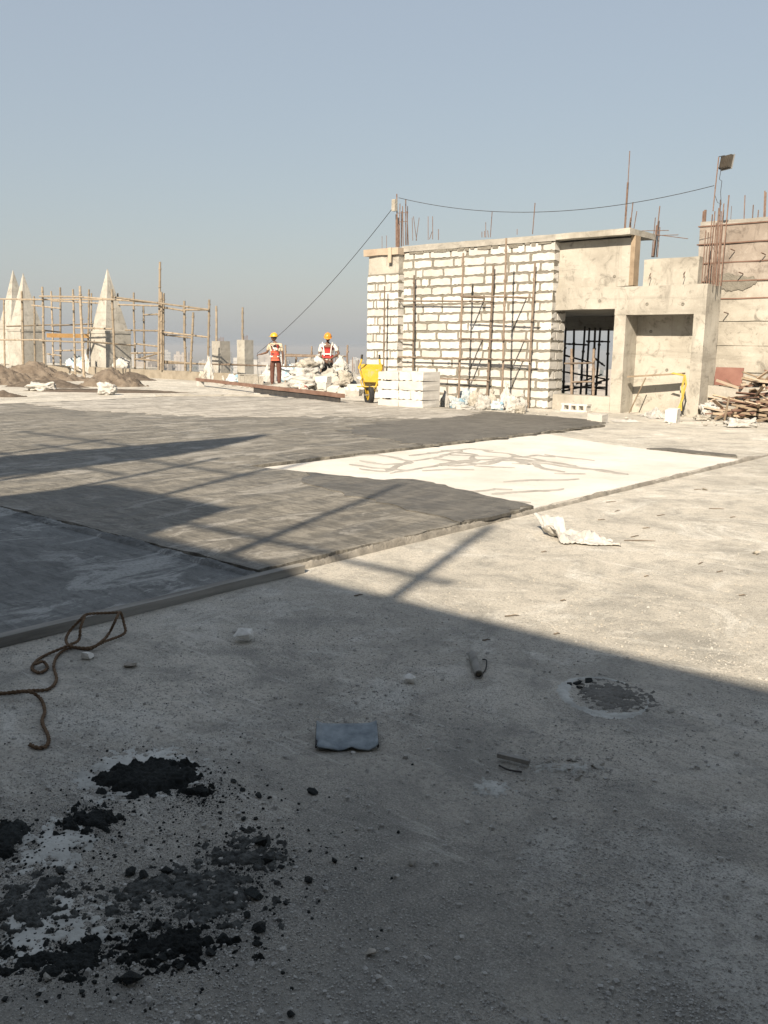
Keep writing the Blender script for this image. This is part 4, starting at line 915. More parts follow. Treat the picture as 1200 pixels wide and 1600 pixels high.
def person(base, rz, label, J, hp, helmet, head_yaw, head_tilt, shirt, vest, trouser, hands, vest_tapes):
    e = empty('person', base, rz); tag(e, label, 'person')
    B = {k: (J[k], r) for k, r in (('pelvis', (.13, .10)), ('belly', (.125, .095)), ('chest', (.15, .105)), ('neck0', .062), ('neck', .052), ('lsh', .055), ('lel', .040), ('lwr', .027), ('rsh', .055), ('rel', .040), ('rwr', .027), ('lhip', .085), ('lkn', .055), ('lan', .038), ('ltoe', .034), ('rhip', .085), ('rkn', .055), ('ran', .038), ('rtoe', .034))}
    E = [('pelvis', 'belly'), ('belly', 'chest'), ('chest', 'neck0'), ('neck0', 'neck'), ('chest', 'lsh'), ('lsh', 'lel'), ('lel', 'lwr'), ('chest', 'rsh'), ('rsh', 'rel'), ('rel', 'rwr'), ('pelvis', 'lhip'), ('lhip', 'lkn'), ('lkn', 'lan'), ('lan', 'ltoe'), ('pelvis', 'rhip'), ('rhip', 'rkn'), ('rkn', 'ran'), ('ran', 'rtoe')]
    for wr, td, pn, sd, pre in hands: hand(B, E, wr, td, pn, sd, pre)
    skin('body', B, E, 'skin', e)
    V = Vector; lerp = lambda a, b, t: tuple(V(J[a]).lerp(V(J[b]), t))
    T = {'w': (lerp('pelvis', 'belly', .5), (.145, .115)), 'pelvis': (J['pelvis'], (.15, .12)), 'lhip': (J['lhip'], .10), 'lkn': (J['lkn'], .078), 'la': (lerp('lkn', 'lan', .92), .066), 'rhip': (J['rhip'], .10), 'rkn': (J['rkn'], .078), 'ra': (lerp('rkn', 'ran', .92), .066)}
    skin('trousers', T, [('w', 'pelvis'), ('pelvis', 'lhip'), ('lhip', 'lkn'), ('lkn', 'la'), ('pelvis', 'rhip'), ('rhip', 'rkn'), ('rkn', 'ra')], trouser, e, root=1)
    S = {'hem': (lerp('pelvis', 'belly', .25), (.155, .125)), 'belly': (J['belly'], (.148, .118)), 'chest': (J['chest'], (.172, .125)), 'col': (lerp('chest', 'neck0', .9), .07), 'lsh': (J['lsh'], .078), 'le': (lerp('lsh', 'lel', .75), .066), 'rsh': (J['rsh'], .078), 're': (lerp('rsh', 'rel', .75), .066)}
    skin('shirt', S, [('hem', 'belly'), ('belly', 'chest'), ('chest', 'col'), ('chest', 'lsh'), ('lsh', 'le'), ('chest', 'rsh'), ('rsh', 're')], shirt, e, root=1)
    for nm, a, b, vm in vest:
        VV = {'h': (tuple(V(J['pelvis']).lerp(V(J['chest']), a)), (.168, .138)), 'm': (tuple(V(J['pelvis']).lerp(V(J['chest']), (a + b) / 2)), (.172, .140)), 'c': (tuple(V(J['pelvis']).lerp(V(J['chest']), b)), (.19 if b > .9 else .175, .142))}
        skin(nm, VV, [('h', 'm'), ('m', 'c')], vm, e, root=1)
    for (pts, wd) in vest_tapes:
        vs = []; fs = []
        for k, p in enumerate(pts):
            p = Vector(p); t = (Vector(pts[min(k + 1, len(pts) - 1)]) - Vector(pts[max(0, k - 1)])).normalized(); o_ = Vector((p.x, p.y, 0)); nn = t.cross(o_ if o_.length > .02 else Vector((0, -1, 0))).normalized()
            vs += [p - nn * wd, p + nn * wd]
            if k: fs.append((2 * k - 2, 2 * k - 1, 2 * k + 1, 2 * k))
        o = MB().add(vs, fs).build('reflective_tape', m_['silver_tape'], e); sd_ = o.modifiers.new('t', 'SOLIDIFY'); sd_.thickness = .008; sd_.offset = 0
    head(e, Vector(hp), head_yaw, head_tilt, helmet)
    for s in ('l', 'r'):
        a = Vector(J[s + 'an']); t = Vector(J[s + 'toe']); d = (t - a); d.z = 0; d.normalize()
        g = MB(); g.path([Vector((a.x, a.y, .045)) - d * .06, Vector((a.x, a.y, .055)), Vector((a.x, a.y, .045)) + d * .1, Vector((a.x, a.y, .035)) + d * .19], [.038, .05, .045, .03], 8); g.build('shoe', m_['shoe'], e, True)
    return e
# local frame: x screen right, y away from the camera
J1 = dict(pelvis=(0, 0, .90), belly=(0, 0, 1.08), chest=(-.01, 0, 1.30), neck0=(-.02, .0, 1.43), neck=(-.03, .01, 1.50), lsh=(-.19, .02, 1.36), lel=(-.29, .10, 1.12), lwr=(-.50, .16, 1.06), rsh=(.18, -.01, 1.36), rel=(.24, -.02, 1.08), rwr=(.235, .02, .84), lhip=(-.10, 0, .86), lkn=(-.115, .03, .48), lan=(-.12, 0, .08), ltoe=(-.17, .16, .04), rhip=(.10, 0, .86), rkn=(.11, .02, .48), ran=(.115, -.02, .08), rtoe=(.12, .16, .04))
person(G(431, 605), VR, 'worker in yellow hard hat and orange vest standing with one arm held out', J1, (-.05, .02, 1.605), 'helmet_yellow', R_(-112), 0.0, 'cream_cloth', [('vest', .08, .5, 'orange_vest'), ('vest_back', .42, 1.12, 'patch_cloth')], 'maroon_cloth', [('lwr', (-1, .25, -.15), (0, .2, -1), 1, 'L'), ('rwr', (0, .1, -1), (-1, 0, 0), 1, 'R')], [([(-.178, -.02, 1.0), (-.10, -.135, 1.0), (0, -.155, 1.0), (.10, -.135, 1.0), (.178, -.02, 1.0)], .018)])
J2 = dict(pelvis=(0, 0, .90), belly=(0, -.02, 1.08), chest=(0, -.04, 1.30), neck0=(0, -.05, 1.42), neck=(0, -.075, 1.49), lsh=(.19, -.04, 1.35), lel=(.34, -.10, 1.13), lwr=(.14, -.26, 1.00), rsh=(-.19, -.04, 1.35), rel=(-.25, -.04, 1.08), rwr=(-.10, -.24, .96), lhip=(.09, 0, .86), lkn=(.10, -.04, .48), lan=(.11, 0, .08), ltoe=(.12, -.16, .04), rhip=(-.09, 0, .86), rkn=(-.10, -.04, .48), ran=(-.11, 0, .08), rtoe=(-.12, -.16, .04))
person(G(512, 613), VR, 'worker in orange hard hat and red vest with silver tape behind the rubble pile', J2, (.01, -.11, 1.585), 'helmet_orange', 0.05, R_(22), 'white_cloth', [('vest', .3, 1.05, 'red_vest')], 'grey_cloth', [('lwr', (-1, -.35, -.3), (0, .3, -1), 1, 'L'), ('rwr', (.6, -.5, -.4), (0, .3, -1), -1, 'R')],
       [([(-.15, -.16, 1.46), (-.12, -.185, 1.36), (-.10, -.19, 1.2), (-.09, -.185, 1.06)], .016), ([(.15, -.16, 1.46), (.12, -.185, 1.36), (.10, -.19, 1.2), (.09, -.185, 1.06)], .016), ([(-.175, -.07, 1.12), (-.10, -.175, 1.12), (0, -.19, 1.12), (.10, -.175, 1.12), (.175, -.07, 1.12)], .018)])

# ================================================================== WOODPILE on the right
rr = random.Random(12)
wc = G(1165, 657); m0 = heap('woodpile_mound', wc + Vector((.2, .75, 0)), 1.5, .8, .42, m_['sand'], 31, 0, rough=.8); tag(m0, 'brown dirt and chips heaped under the scrap woodpile', 'debris', kind='stuff')
for k in range(170):
    t = rr.random(); u = rr.uniform(-.75, 1.5); v = rr.uniform(-.2, 1.2); h = max(0.02, .82 * (1 - abs((v - .75)) / 1.1) * (1 - max(0, -u - .1) / .9)) * rr.uniform(.5, 1.1)
    L = rr.uniform(.4, 1.4); rz = rr.gauss(0.1, .75); ry = rr.gauss(.0, .26)
    if u - L / 2 < -.95: u = -.95 + L / 2
    wdt, th = rr.choice([(.03, .025), (.045, .03), (.07, .025), (.045, .045), (.1, .02)])
    p = wc + Vector((u, v, h + .02)); p.z = max(p.z, abs(L / 2 * math.sin(ry)) + th)
    o = MB().cbox((-L / 2, -wdt / 2, -th / 2), (L / 2, wdt / 2, th / 2), .25, .004, k).build('scrap_timber', m_[rr.choice(['timber', 'timber', 'plywood', 'timber_red', 'plywood', 'timber_grey'])]); o.location = p; o.rotation_euler = (rr.uniform(-.4, .4), ry, rz)
    tag(o, {'timber': 'thin brown piece', 'plywood': 'pale plywood strip', 'timber_red': 'reddish brown piece', 'timber_grey': 'weathered grey piece'}[o.data.materials[0].name] + ' of scrap timber in the woodpile', 'timber', 'scrap timber in the woodpile')
for k, (px, py, z, sx, sy, tz, ry, lb) in enumerate([(1185, 612, .66, 1.3, .6, .12, .07, 'pale plywood sheet lying on top of the woodpile'), (1135, 650, .35, .7, .25, .3, .2, 'short board sloping at the left of the woodpile')]):
    p = wc + (Vector((.55, .75, .72)) if k == 0 else Vector((-.45, -.05, .16))); o = MB().cbox((-sx / 2, -sy / 2, 0), (sx / 2, sy / 2, .02), .2, .006, k).build('plywood_sheet', m_['plywood']); o.location = p; o.rotation_euler = (.06, ry, tz); tag(o, lb, 'board')
for (xa, ya, xb, yb, lb) in [(1131, 662, 1139, 620, 'stick standing upright against the front of the woodpile'), (1190, 640, 1197, 595, 'stick standing at the right edge of the woodpile')]:
    a = G(xa, ya); b = PY(xb, yb, a.y + .35); tag(MB().tube(a, b, .02, 6).build('leaning_stick', m_['timber']), lb, 'stick')
# red panel leaning at the wall
p = PY(1137, 602, YR - .12); rp_ = empty('red_panel', (p.x, YR - .16, p.z)); tag(rp_, 'reddish brown plywood panel leaning on the board-marked wall above the woodpile', 'panel')
k_ = ppm(p); MB().cbox((-18 / k_ * 1.2, 0, 0), (18 / k_ * 1.2, .02, 28 / k_), .2, .004).build('sheet', m_['red_ply'], rp_).rotation_euler.x = R_(-12)
MB().box((-18 / k_ * 1.2, -.02, -.0), (18 / k_ * 1.2, -.002, .03)).build('batten', m_['red_ply'], rp_)
o = MB().cbox((p.x - .7, YR - .9, 0), (p.x + 3.8, YR - .03, p.z + .0), .2, .02, 7).build('ledge', m_['concrete_pale']); tag(o, 'low concrete ledge at the foot of the board-marked wall', 'ledge')
# plastic sheets on the ground near the column
def crumple(px, py, wpx, dep, h, mat, label, seed, rz=0.0):
    p = G(px, py); k = ppm(p); wd = wpx / k; n = 26; vs = []; fs = []
    for j in range(n + 1):
        for i in range(n + 1):
            u = i / n * 2 - 1; v = j / n * 2 - 1; r = max(abs(u), abs(v)); w_ = 1 + .25 * fbm((u * 1.5, v * 1.5, seed), 3)
            vs.append((u * wd / 2 * w_, v * dep / 2 * w_, .006 + h * max(0, (1 - r ** 2)) * (.45 + .8 * fbm((u * 1.3, v * 1.3, seed + 4), 3)) + h * .15 * abs(fbm((u * 7, v * 7, seed), 3))))
    for j in range(n):
        for i in range(n): a = j * (n + 1) + i; fs.append((a, a + 1, a + n + 2, a + n + 1))
    o = MB().add(vs, fs).build('plastic_sheet', m_[mat]); o.location = p; o.rotation_euler.z = VR + rz; s2 = o.modifiers.new('t', 'SOLIDIFY'); s2.thickness = .004; tag(o, label, 'sheet'); return o
crumple(978, 659, 40, .35, .06, 'sack_white', 'thin white plastic sheet lying flat before the door pier', 1)
crumple(1030, 652, 46, .9, .22, 'sack_white', 'crumpled white plastic heap in front of the niche', 5)
crumple(1048, 650, 30, .5, .16, 'sack_cream', 'crumpled pale plastic beside the column foot', 8)
rr = random.Random(4)
for k in range(60):
    px = rr.uniform(640, 1190); py = rr.uniform(644, 662) if px < 860 else rr.uniform(650, 672)
    p = G(px, py)
    if p.y > Y0 - .15 or p.y < 15.7: continue
    rock('rubble_chunk', rr.choice(['concrete_pale', 'stone', 'aac_block']), p, rr.uniform(.04, .13), 'small pale rubble bit on the strip before the block wall', 'rubble', 'small rubble before the wall')

# ================================================================== FOREGROUND
# timber form board along the screed edge
a = G(0, 1012); b = G(486, 898); a.x = b.x = XE + .075
fb = empty('form_board', (a.x, a.y - 1.2, 0)); tag(fb, 'long grey timber form board along the near screed edge', 'board')
MB().cbox((-.03, 0, .002), (.03, b.y - a.y + 1.2, .047), .12, .004, 3).build('timber', m_['timber_grey'], fb)
# rope
def smooth_path(pts, n=7):
    out = []
    for i in range(len(pts) - 1):
        p0 = pts[max(0, i - 1)]; p1 = pts[i]; p2 = pts[i + 1]; p3 = pts[min(len(pts) - 1, i + 2)]
        for k in range(n):
            t = k / n; out.append(.5 * ((2 * p1) + (p2 - p0) * t + (2 * p0 - 5 * p1 + 4 * p2 - p3) * t * t + (3 * p1 - p0 - 3 * p2 + p3) * t ** 3))
    out.append(pts[-1]); return out
RR = .008
def rp(x, y, z=RR): return G(x, y, z)
rope_pts = [rp(-30, 1072), rp(5, 1083), rp(45, 1079), rp(75, 1077), rp(88, 1062), rp(84, 1040), rp(92, 1022), rp(112, 1012), rp(140, 1014), rp(158, 1003, .03), rp(170, 990, .03), rp(181, 968, .10), rp(188, 957, .10), rp(194, 975, .05), rp(194, 990, .02), rp(165, 1002, .02), rp(140, 1012, .025), rp(112, 1010, .03), rp(103, 1000, .035), rp(110, 985, .05), rp(126, 968, .10), rp(136, 960, .105), rp(160, 958, .10), rp(186, 957, .10)]
rope_b = [rp(133, 962, .11), rp(126, 980, .08), rp(123, 1000, .03), rp(108, 1008, .03), rp(75, 1022), rp(58, 1032), rp(50, 1044), rp(62, 1051), rp(74, 1044), rp(68, 1034, .016), rp(55, 1038, .03)]
rope_c = [rp(-30, 1088), rp(0, 1084, .02), rp(40, 1080, .03), rp(62, 1090), rp(70, 1110), rp(66, 1128), rp(76, 1152), rp(72, 1166), rp(58, 1168), rp(46, 1163)]
ro = empty('rope', rp(100, 1010, 0)); tag(ro, 'brown coir rope looped over the form board and trailing left', 'rope')
for pts in (rope_pts, rope_b, rope_c):
    pp = [p - ro.location for p in smooth_path(pts, 14)]
    core = []
    for s in range(2):                      # two twisted strands
        tw = []
        L = 0
        for i, p in enumerate(pp):
            if i: L += (p - pp[i - 1]).length
            t = (pp[min(i + 1, len(pp) - 1)] - pp[max(0, i - 1)]).normalized(); x = t.cross(Vector((0, 0, 1))); x = x.normalized() if x.length > .01 else Vector((1, 0, 0)); y = t.cross(x); an = L * 190 + s * math.pi
            tw.append(p + (x * math.cos(an) + y * math.sin(an)) * .003)
        MB().path(tw, .0042, 6).build('strand', m_['rope'], ro, True)
# lumps of stone
def fstone(px, py, wpx, label, mt='stone', sz=.55):
    p = G(px, py); rock('stone', mt, p, wpx / ppm(p) * 1.3, label, 'stone', None, sz * 1.25, .2)
fstone(380, 1003, 33, 'pale flat stone lying alone beyond the rope', 'pale_stone', .8)
fstone(136, 1030, 22, 'pale chip of mortar beside the rope knot', 'pale_stone', .6); fstone(148, 1027, 12, 'small pale chip right beside the mortar chip at the rope', 'concrete_pale', .4)
fstone(205, 1041, 24, 'thin grey stone sliver right of the rope', 'stone', .35)
fstone(640, 1067, 20, 'small pale stone in the shade near the shadow edge', 'pale_stone', .8)
fstone(580, 1494, 17, 'small pale stone near the bottom of the picture', 'stone', .8); fstone(644, 1352, 14, 'small pale pebble in the lower middle', 'concrete_pale', .7)
fstone(75, 1530, 15, 'pale stone beside the mud at lower left', 'concrete_pale', .8); fstone(523, 1347, 12, 'round black pebble right of the mud', 'mud', .9)
fstone(1047, 1112, 12, 'small pale stone right of the mortar ring', 'concrete_pale', .5)
# metal float / plate
pk = ppm(G(542, 1168)); w_ = 96 / pk; e = empty('metal_plate', G(542, 1160), VR + R_(3)); tag(e, 'bent grey blue sheet metal plate lying in the shade', 'plate')
n, m = 24, 12; vs = []; fs = []
for j in range(m + 1):
    for i in range(n + 1):
        u = i / n * 2 - 1; v = j / m * 2 - 1; cx = max(0, abs(u) - .9) * 10; cy = max(0, -v - .8) * 5
        y = v * .075 + (.012 * cx * cx if v < -.6 else 0); z = .012 + .022 * (v + 1) / 2 + .004 * math.sin(u * 7) * (v < -.5) + (.012 * abs(u) ** 6)
        if v < -.95: y += .006 * noise.noise(Vector((u * 4, 0, 0))) + (.006 if abs(u) < .2 else 0)
        vs.append((u * w_ / 2, y, z))
for j in range(m):
    for i in range(n): a_ = j * (n + 1) + i; fs.append((a_, a_ + 1, a_ + n + 2, a_ + n + 1))
o = MB().add(vs, fs).build('sheet', m_['tin'], e, True); s2 = o.modifiers.new('t', 'SOLIDIFY'); s2.thickness = .004; s2.offset = -1
for s in (-1, 1): MB().box((s * w_ / 2 - .003, -.06, .014), (s * w_ / 2 + .003, .07, .03)).build('rolled_edge', m_['dark_pipe'], e).rotation_euler.x = R_(5)
MB().box((-w_ * .3, .0, .0), (w_ * .3, .07, .018)).build('back_rib', m_['dark_pipe'], e)
# pipe stub, timber offcut
a = G(738, 1023, .018); b = G(748, 1054, .018); e = empty('pipe_stub', G(743, 1040)); tag(e, 'short grey pipe stub lying in the shade', 'pipe')
MB().tube(a - e.location, b - e.location, .0185, 12, cap=False).build('tube', m_['timber_grey'], e, True); d = (b - a).normalized()
MB().disc_ring(b - e.location - d * .002, d, .013, .0186, .006, 14).build('rim', m_['timber_grey'], e); MB().disc_ring(b - e.location - d * .02, d, .001, .014, .004, 14).build('plug', m_['stone'], e)
tag(MB().path(smooth_path([G(754, 1030, .004), G(760, 1032, .015), G(759, 1045, .005), G(752, 1055, .004)]), .003, 5).build('wire_bit', m_['dark_pipe']), 'short bent wire beside the pipe stub', 'wire')
a = G(777, 1179, .02); b = G(827, 1191, .02); d = b - a
o = MB().cbox((0, -.009, -.007), (d.length, .009, .007), .05, .003).build('timber_offcut', m_['timber_grey']); o.location = a; o.rotation_euler = (0, -math.asin(d.z / d.length), math.atan2(d.y, d.x)); tag(o, 'short dark edged timber offcut beside the white mortar crumbs', 'offcut')
tag(MB().path(smooth_path([G(780, 1196, .006), G(795, 1203, .012), G(815, 1206, .006)]), .003, 6).build('strip_bit', m_['dark_pipe']), 'small curved dark strip below the timber offcut', 'strip')

def crust(name, c, rx, ry, h, mat, seed=0, rz=0.0, n=120, brk=.5, fine=.3, lump=.6, shape=None):
    # thin broken layer: patches of it dive under the floor wherever the mask runs out
    c = Vector(c); vs = []; fs = []; cs, sn = math.cos(rz), math.sin(rz); R0 = 1.6
    for j in range(n + 1):
        for i in range(n + 1):
            u = (i / n * 2 - 1) * R0; v = (j / n * 2 - 1) * R0; x = u * rx; y = v * ry
            m = (shape(u, v) if shape else 1 - math.hypot(u, v)) + brk * fbm((u * 1.7, v * 1.7, seed), 3) + fine * fbm((x * 38, y * 38, seed + 2), 4)
            m -= .3 * max(0, fine - .5); k = max(-.6, min(1, m * 3.0)); zz = h * k + h * lump * 1.5 * fbm((x * 85, y * 85, seed + 9), 4) * max(0, min(1, m * 4 + .3))
            vs.append((c.x + x * cs - y * sn, c.y + x * sn + y * cs, zz))
    for j in range(n):
        for i in range(n):
            k = j * (n + 1) + i; q = (k, k + 1, k + n + 2, k + n + 1)
            if max(vs[a][2] for a in q) > -.0005: fs.append(q)
    used = sorted({a for q in fs for a in q}); mp = {a: i for i, a in enumerate(used)}
    return MB().add([vs[a] for a in used], [tuple(mp[a] for a in q) for q in fs]).build(name, mat, None, True)
# white mortar crumbs
lab(crust('lime_patch', G(882, 1201), .11, .03, .006, m_['lime'], 41, VR, brk=.6, fine=.8), 'strip of pale mortar crumbs right of the timber offcut', 'mortar')
lab(crust('lime_patch', G(768, 1232), .055, .045, .004, m_['lime'], 44, VR, brk=.7, fine=.7), 'pale mortar patch below the timber offcut', 'mortar')
rr = random.Random(21)
for k in range(34):
    px = rr.gauss(885, 28); py = rr.gauss(1200, 9); p = G(px, py); rock('mortar_crumb', 'concrete_pale', p, rr.uniform(.012, .034), 'pale mortar crumb on the strip beside the timber offcut', 'crumb', 'pale mortar crumbs', .6)
# oval lime ring with mortar inside
rc = G(945, 1087); rx, ry = 64 / ppm(rc), .19
def ring_shape(u, v):
    r = math.hypot(u, v); an = math.atan2(v, u); wd = .075 + .05 * max(0, -math.cos(an - .5)) + .03 * math.sin(an * 3)
    return (1 - abs(r - 1) / wd) * .45 - .55 * max(0, math.cos(an - .25)) ** 3
lab(crust('lime_ring', rc, rx, ry, .004, m_['lime'], 53, VR, 190, .12, .32, .3, ring_shape), 'oval white lime ring round the dried mortar on the floor', 'ring')
lab(crust('mortar_patch', rc + right * .03, rx * .84, ry * .8, .005, m_['mortar_dark'], 51, VR, 150, .4, .9), 'dried grey mortar patch inside the white oval ring', 'mortar')
for (px, py, s) in [(902, 1068, .05), (918, 1064, .06), (905, 1075, .035), (890, 1070, .03)]: rock('mortar_clod', 'mud', G(px, py), s, 'dark clod at the upper left of the white oval ring', 'clod', 'dark clods on the oval ring', .5)
# black mud
def mud(px, py, w_px, d_m, h, label, seed, mat='mud', brk=.5, fine=.35, n=130):
    p = G(px, py); return lab(crust('mud_patch', p, w_px / ppm(p) / 2, d_m, h, m_[mat], seed, VR, n, brk, fine, .28 if h > .01 else .6), label, 'mud')
def lime(px, py, wp, d_m, label, seed, brk, fine, rz=0.0):
    p = G(px, py); return lab(crust('lime_patch', p, wp / ppm(p) / 2, d_m, .0022, m_['lime'], seed, VR + rz, 150, brk, fine, .3), label, 'lime')
lime(218, 1206, 172, .150, 'white lime rim showing round the round black mud cake', 61, .35, .45)
lime(80, 1320, 120, .13, 'white lime smear left between the mud patches', 64, .8, 1.0, .6)
lime(70, 1452, 190, .10, 'white lime smear at the lower left mud', 66, .7, 1.2, .3)
mud(232, 1217, 150, .112, .020, 'round cake of black mud ringed by lime', 71, brk=.3, fine=.3)
mud(140, 1283, 80, .07, .012, 'small black mud patch below the round mud cake', 74, brk=.6, fine=.8)
mud(8, 1312, 70, .085, .014, 'black mud patch cut by the left picture edge', 77, brk=.5, fine=.5)
mud(312, 1238, 36, .03, .014, 'black mud tail at the right of the round cake', 78, brk=.5, fine=.7)
mud(385, 1335, 110, .08, .007, 'thin scattered mud at the upper end of the long smear', 80, 'mud_thin', .8, 1.2)
mud(300, 1400, 250, .11, .006, 'long thin grey mud smear across the lower left', 83, 'mud_thin', .9, 1.1, 170)
mud(262, 1478, 200, .06, .009, 'lower edge of the long mud smear', 85, 'mud', .8, 1.1, 150)
mud(40, 1415, 150, .11, .007, 'dark crumbly mud patch at lower left edge', 87, 'mud_thin', .8, 1.2, 150)
mud(90, 1500, 220, .05, .008, 'dark crumbly mud band at the bottom left', 89, 'mud', .9, 1.2, 150)
rr = random.Random(33)
for (px, py, wp) in [(97, 1364, 19), (141, 1363, 14), (203, 1366, 26), (225, 1370, 24), (260, 1362, 22), (404, 1246, 18), (421, 1248, 10), (487, 1240, 24), (379, 1236, 12), (482, 1378, 22), (446, 1412, 12), (410, 1320, 30), (418, 1345, 26), (400, 1400, 38), (405, 1455, 30), (404, 1475, 20), (205, 1532, 46), (128, 1552, 14), (148, 1536, 12), (60, 1555, 14), (8, 1563, 16), (455, 1588, 20), (344, 1280, 10), (380, 1281, 12), (399, 1280, 10), (380, 1298, 14), (483, 1298, 8), (343, 1270, 9), (365, 1222, 16), (318, 1240, 22), (440, 1355, 16), (330, 1490, 26), (300, 1480, 22), (252, 1500, 24), (280, 1512, 26), (350, 1470, 24), (385, 1432, 18)]:
    p = G(px, py); rock('mud_clod', 'mud', p, wp / ppm(p) * 1.05, 'dark mud clod scattered round the mud smears', 'clod', 'mud clods in the foreground', rr.uniform(.5, .8))
# crumbs and pebbles that nobody could count
def scatter(name, n, fn, mat, smin, smax, label, seed, cat='gravel', pw=2.2):
    r = random.Random(seed); mb = MB()
    for k in range(n):
        x, y = fn(r); s = smin + (smax - smin) * r.random() ** pw
        a = r.uniform(0, 6.28); vs = []
        for q in range(5): an = a + q * 1.2566; rr_ = s * r.uniform(.65, 1.1); vs.append((x + math.cos(an) * rr_, y + math.sin(an) * rr_, -.001))
        z1 = s * r.uniform(.5, 1.0)
        for q in range(5): an = a + q * 1.2566 + .3; rr_ = s * r.uniform(.45, .85); vs.append((x + math.cos(an) * rr_, y + math.sin(an) * rr_, z1 * r.uniform(.6, 1)))
        vs.append((x + r.uniform(-.2, .2) * s, y + r.uniform(-.2, .2) * s, z1 * 1.12))
        mb.add(vs, [(q, (q + 1) % 5, 5 + (q + 1) % 5, 5 + q) for q in range(5)] + [(5 + q, 5 + (q + 1) % 5, 10) for q in range(5)])
    o = mb.build(name, m_[mat]); tag(o, label, cat, None, 'stuff'); return o
def px_sc(x0, x1, y0, y1, cl=.0):
    def fn(r):
        while True:
            py = y0 + (y1 - y0) * r.random(); px = x0 + (x1 - x0) * r.random(); p = G(px, py)
            if p.x < XE + .14 and px < 1200: continue
            if cl and fbm((p.x * 2.2, p.y * 2.2, 4.5), 4) + r.uniform(-.5, .5) < cl: continue
            return p.x, p.y
    return fn
scatter('floor_grit', 30000, px_sc(-60, 1260, 930, 1660, .05), 'pebble', .001, .0048, 'fine grey grit covering the shaded floor', 1)
scatter('floor_pebbles', 1200, px_sc(-60, 1260, 930, 1660), 'pebble', .004, .012, 'small pebbles strewn over the shaded floor', 2, pw=3)
scatter('sunny_grit', 1800, px_sc(520, 1260, 740, 1040), 'stone', .002, .006, 'fine grit on the sunlit floor', 3, pw=3)
def mudfn(r):
    cx, cy, sx, sy = r.choice([(232, 1215, 75, 30), (310, 1240, 40, 20), (140, 1285, 45, 28), (20, 1320, 50, 35), (380, 1345, 55, 40), (290, 1420, 110, 55), (60, 1430, 80, 50), (60, 1500, 100, 30), (250, 1480, 90, 35), (300, 1330, 160, 80)])
    q = 1.0 if r.random() < .6 else 1.7; p = G(r.gauss(cx, sx * .7 * q), r.gauss(cy, sy * .75 * q)); return p.x, p.y
scatter('mud_crumbs', 4200, mudfn, 'mud', .0011, .0062, 'fine black mud crumbs round the mud patches', 5, 'crumbs', 2.6)
scatter('mud_dust', 26000, mudfn, 'mud', .0005, .0017, 'black mud dust fading out over the floor', 6, 'dust', 1.5)
# twigs and chips on the sunny floor
rr = random.Random(8)
for (px, py, L, an) in [(q0, q1, q2 * .62, q3) for q0, q1, q2, q3 in [(800, 962, .12, .2), (880, 938, .05, 0), (1000, 845, .35, -.05), (992, 838, .14, .6), (955, 784, .16, .3), (1010, 825, .09, 0), (1033, 805, .14, .5), (1090, 765, .12, .2), (1120, 795, .2, -.2), (940, 812, .1, .2), (965, 798, .12, .7), (1095, 880, .1, .8), (1125, 893, .08, .4), (870, 990, .05, .3), (1160, 930, .06, 0), (850, 862, .06, .2), (560, 930, .08, .5), (760, 1000, .06, .1), (1145, 808, .08, .2), (1010, 900, .05, .3)]]:
    p = G(px, py, .005); d = (right * math.cos(an) + away * math.sin(an)) * L / 2
    tag(MB().path([p - d, p - d * .3 + away * L * .04, p + d * .3 + Vector((0, 0, .004)), p + d + away * L * .05], [.003, .004, .0035, .002], 5).build('twig', m_['twig']), 'thin dry twig lying on the sunlit floor', 'twig', 'twigs on the sunlit floor')
fstone(1101, 766, 9, 'small reddish brown stone chip on the far sunlit floor', 'stone', .6); fstone(1182, 866, 12, 'small yellowish chip at the right sunlit edge', 'stone', .6)

# ================================================================== CITY beyond
rr = random.Random(77)
WM = [m_['city_wall_pale'], m_['city_wall_pale'], m_['city_wall_warm']]
def city_block_mesh(seed):
    r = random.Random(seed); mb = MB(); mb.box((-.5, -.5, 0), (.5, .5, 1))
    mb.box((-.3, -.2, 1.002), (.0, .15, 1.12)); mb.box((.15, .1, 1.002), (.35, .3, 1.08))
    for f in range(5):                    # floor bands and balconies proud of the walls
        mb.box((-.53, -.53, .16 + f * .18), (.53, .53, .19 + f * .18))
    for k in range(3): mb.box((-.4 + k * .3, -.56, .05), (-.25 + k * .3, -.505, .95))
    return mb.mesh('apartment_block', WM[seed % 3])
CM = [city_block_mesh(s) for s in range(6)]
nb = 0
for k in range(150):
    px = rr.uniform(-40, 1000) if k % 3 else rr.uniform(150, 620); dist = 700 * math.exp(rr.uniform(0, 1.75))
    d = ray(px, 560); d.z = 0; d.normalize(); p = CAM + d * dist; hgt = rr.choice([9, 12, 14, 18, 22, 28, 36]); 
    if rr.random() < .1: hgt = 48
    o = inst('apartment_block', CM[k % 6], None, (p.x, p.y, CITYZ), (0, 0, rr.uniform(0, 3)), (rr.uniform(14, 42), rr.uniform(12, 24), hgt))
    tag(o, 'hazy distant apartment block in the city below the roof', 'building', 'distant city apartment blocks')
# city trees as a far mass
def ctree(r):
    px = r.uniform(-60, 1010); dist = 350 * math.exp(r.uniform(0, 2.2)); d = ray(px, 560); d.z = 0; d.normalize(); p = CAM + d * dist; return p.x, p.y
simple('city_tree', (.035, .05, .028), (.07, .085, .05), .1, .95, 0)
o = scatter('city_trees', 2600, ctree, 'city_tree', 5, 11, 'far off tree cover between the city buildings', 12, 'trees', 1.0); o.location.z = CITYZ

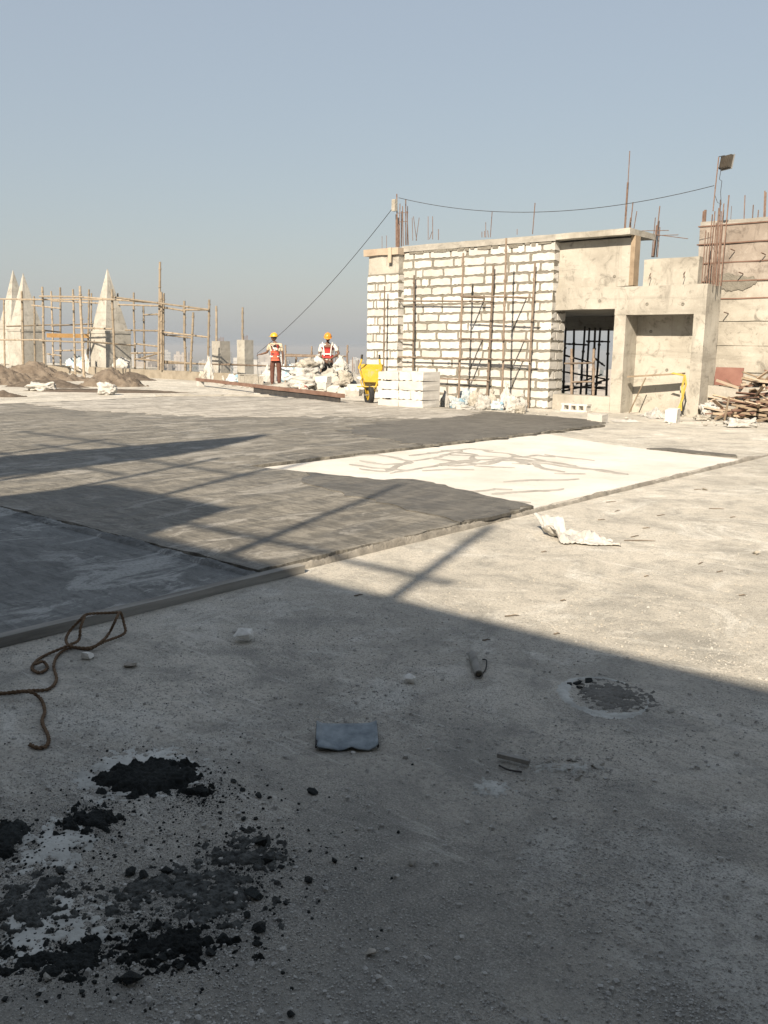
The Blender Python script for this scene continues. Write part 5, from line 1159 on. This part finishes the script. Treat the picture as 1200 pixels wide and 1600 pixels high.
# ================================================================== the structure behind the camera that throws the shade
SH = lambda x, y, z: Vector((x, y, 0)) + Vector((math.tan(R_(90 - SUN_EL)) * math.sin(R_(SUN_AZ)) * z, -math.tan(R_(90 - SUN_EL)) * math.cos(R_(SUN_AZ)) * z, z))
TT = 5.5; YW = SH(0, 3.5, TT).y
st = empty('stair_tower', (4, YW, 0)); tag(st, 'tall unfinished concrete stair tower behind the photographer that shades the floor, with an added wing blocking sky light', 'tower'); st.location = (0, 0, 0)
MB().cbox((-24, YW - 7, 0), (3.0, YW, TT), .8, .01).build('wall', cg, st)
MB().cbox((3.002, YW - 7, 0), (12, 4.0, 6.2), .8, .01).build('sky_blocker_wing', cg, st)  # added unseen mass, blocks sky light from the right to darken the floor
MB().cbox((-4.0, YW - 2, TT + .002), (SH(-5.36, 0, 6.26).x, YW - .01, 6.28), .4, .01).build('tank_plinth', cg, st)
for (sx, sy) in [(-3.66, 5.6), (-5.25, 6.5), (-8.0, 6.6), (-9.8, 8.9), (-7.3, 7.4), (-10.6, 6.8)]:
    z = (sy - YW - .05) / (SH(0, 0, 1).y * -1); x = SH(sx, 0, z).x; pole(st, 'scaffold_pole', (x, YW - .05, TT - .3), (x + .02, YW - .05, z), .045, rp_m if False else m_['rusty_pipe'])
for (x0, x1, sy) in [(-2.2, .1, 4.05), (-8.5, -4.2, 5.1), (-7.0, -3.0, 5.9), (-8.5, -5, 6.6)]:
    z = (sy - YW - .05) / (SH(0, 0, 1).y * -1); pole(st, 'scaffold_rail', (x0, YW - .1, z), (x1, YW - .1, z + .02), .035, m_['rusty_pipe'])
zz = 7.4; pts = [SH(x, y, zz) for x, y in ((-9.65, 3.0), (-8.0, 3.0), (-8.5, 6.3), (-8.75, 7.0), (-9.62, 8.7))]
g = MB(); g.add(pts + [p + Vector((0, 0, .12)) for p in pts], [(4, 3, 2, 1, 0), (5, 6, 7, 8, 9)] + [(i, (i + 1) % 5, (i + 1) % 5 + 5, i + 5) for i in range(5)])
g.build('formwork_deck', m_['plywood'], st)
for p in (pts[0].lerp(pts[1], .2), pts[0].lerp(pts[1], .8), pts[4].lerp(pts[0], .45)): MB().tube((p.x, min(p.y, YW - .1), TT - .2), (p.x, p.y, zz + .01), .05, 6).build('prop', m_['rusty_pipe'], st)

# ================================================================== smoggy air
hzb = MB().box((-13500, -13500, CITYZ - 1), (13500, 13500, 9.5)).build('haze', bpy.data.materials.new('haze_air'))
hm_ = hzb.data.materials[0]; hm_.use_nodes = True; hm_.node_tree.nodes.clear()
pv = hm_.node_tree.nodes.new('ShaderNodeVolumePrincipled'); pv.inputs['Color'].default_value = (.72, .745, .78, 1); pv.inputs['Density'].default_value = HAZE; pv.inputs['Anisotropy'].default_value = .2
mo_ = hm_.node_tree.nodes.new('ShaderNodeOutputMaterial'); hm_.node_tree.links.new(pv.outputs[0], mo_.inputs['Volume'])
tag(hzb, 'pale grey smog in the air over the city', 'haze', None, 'stuff')
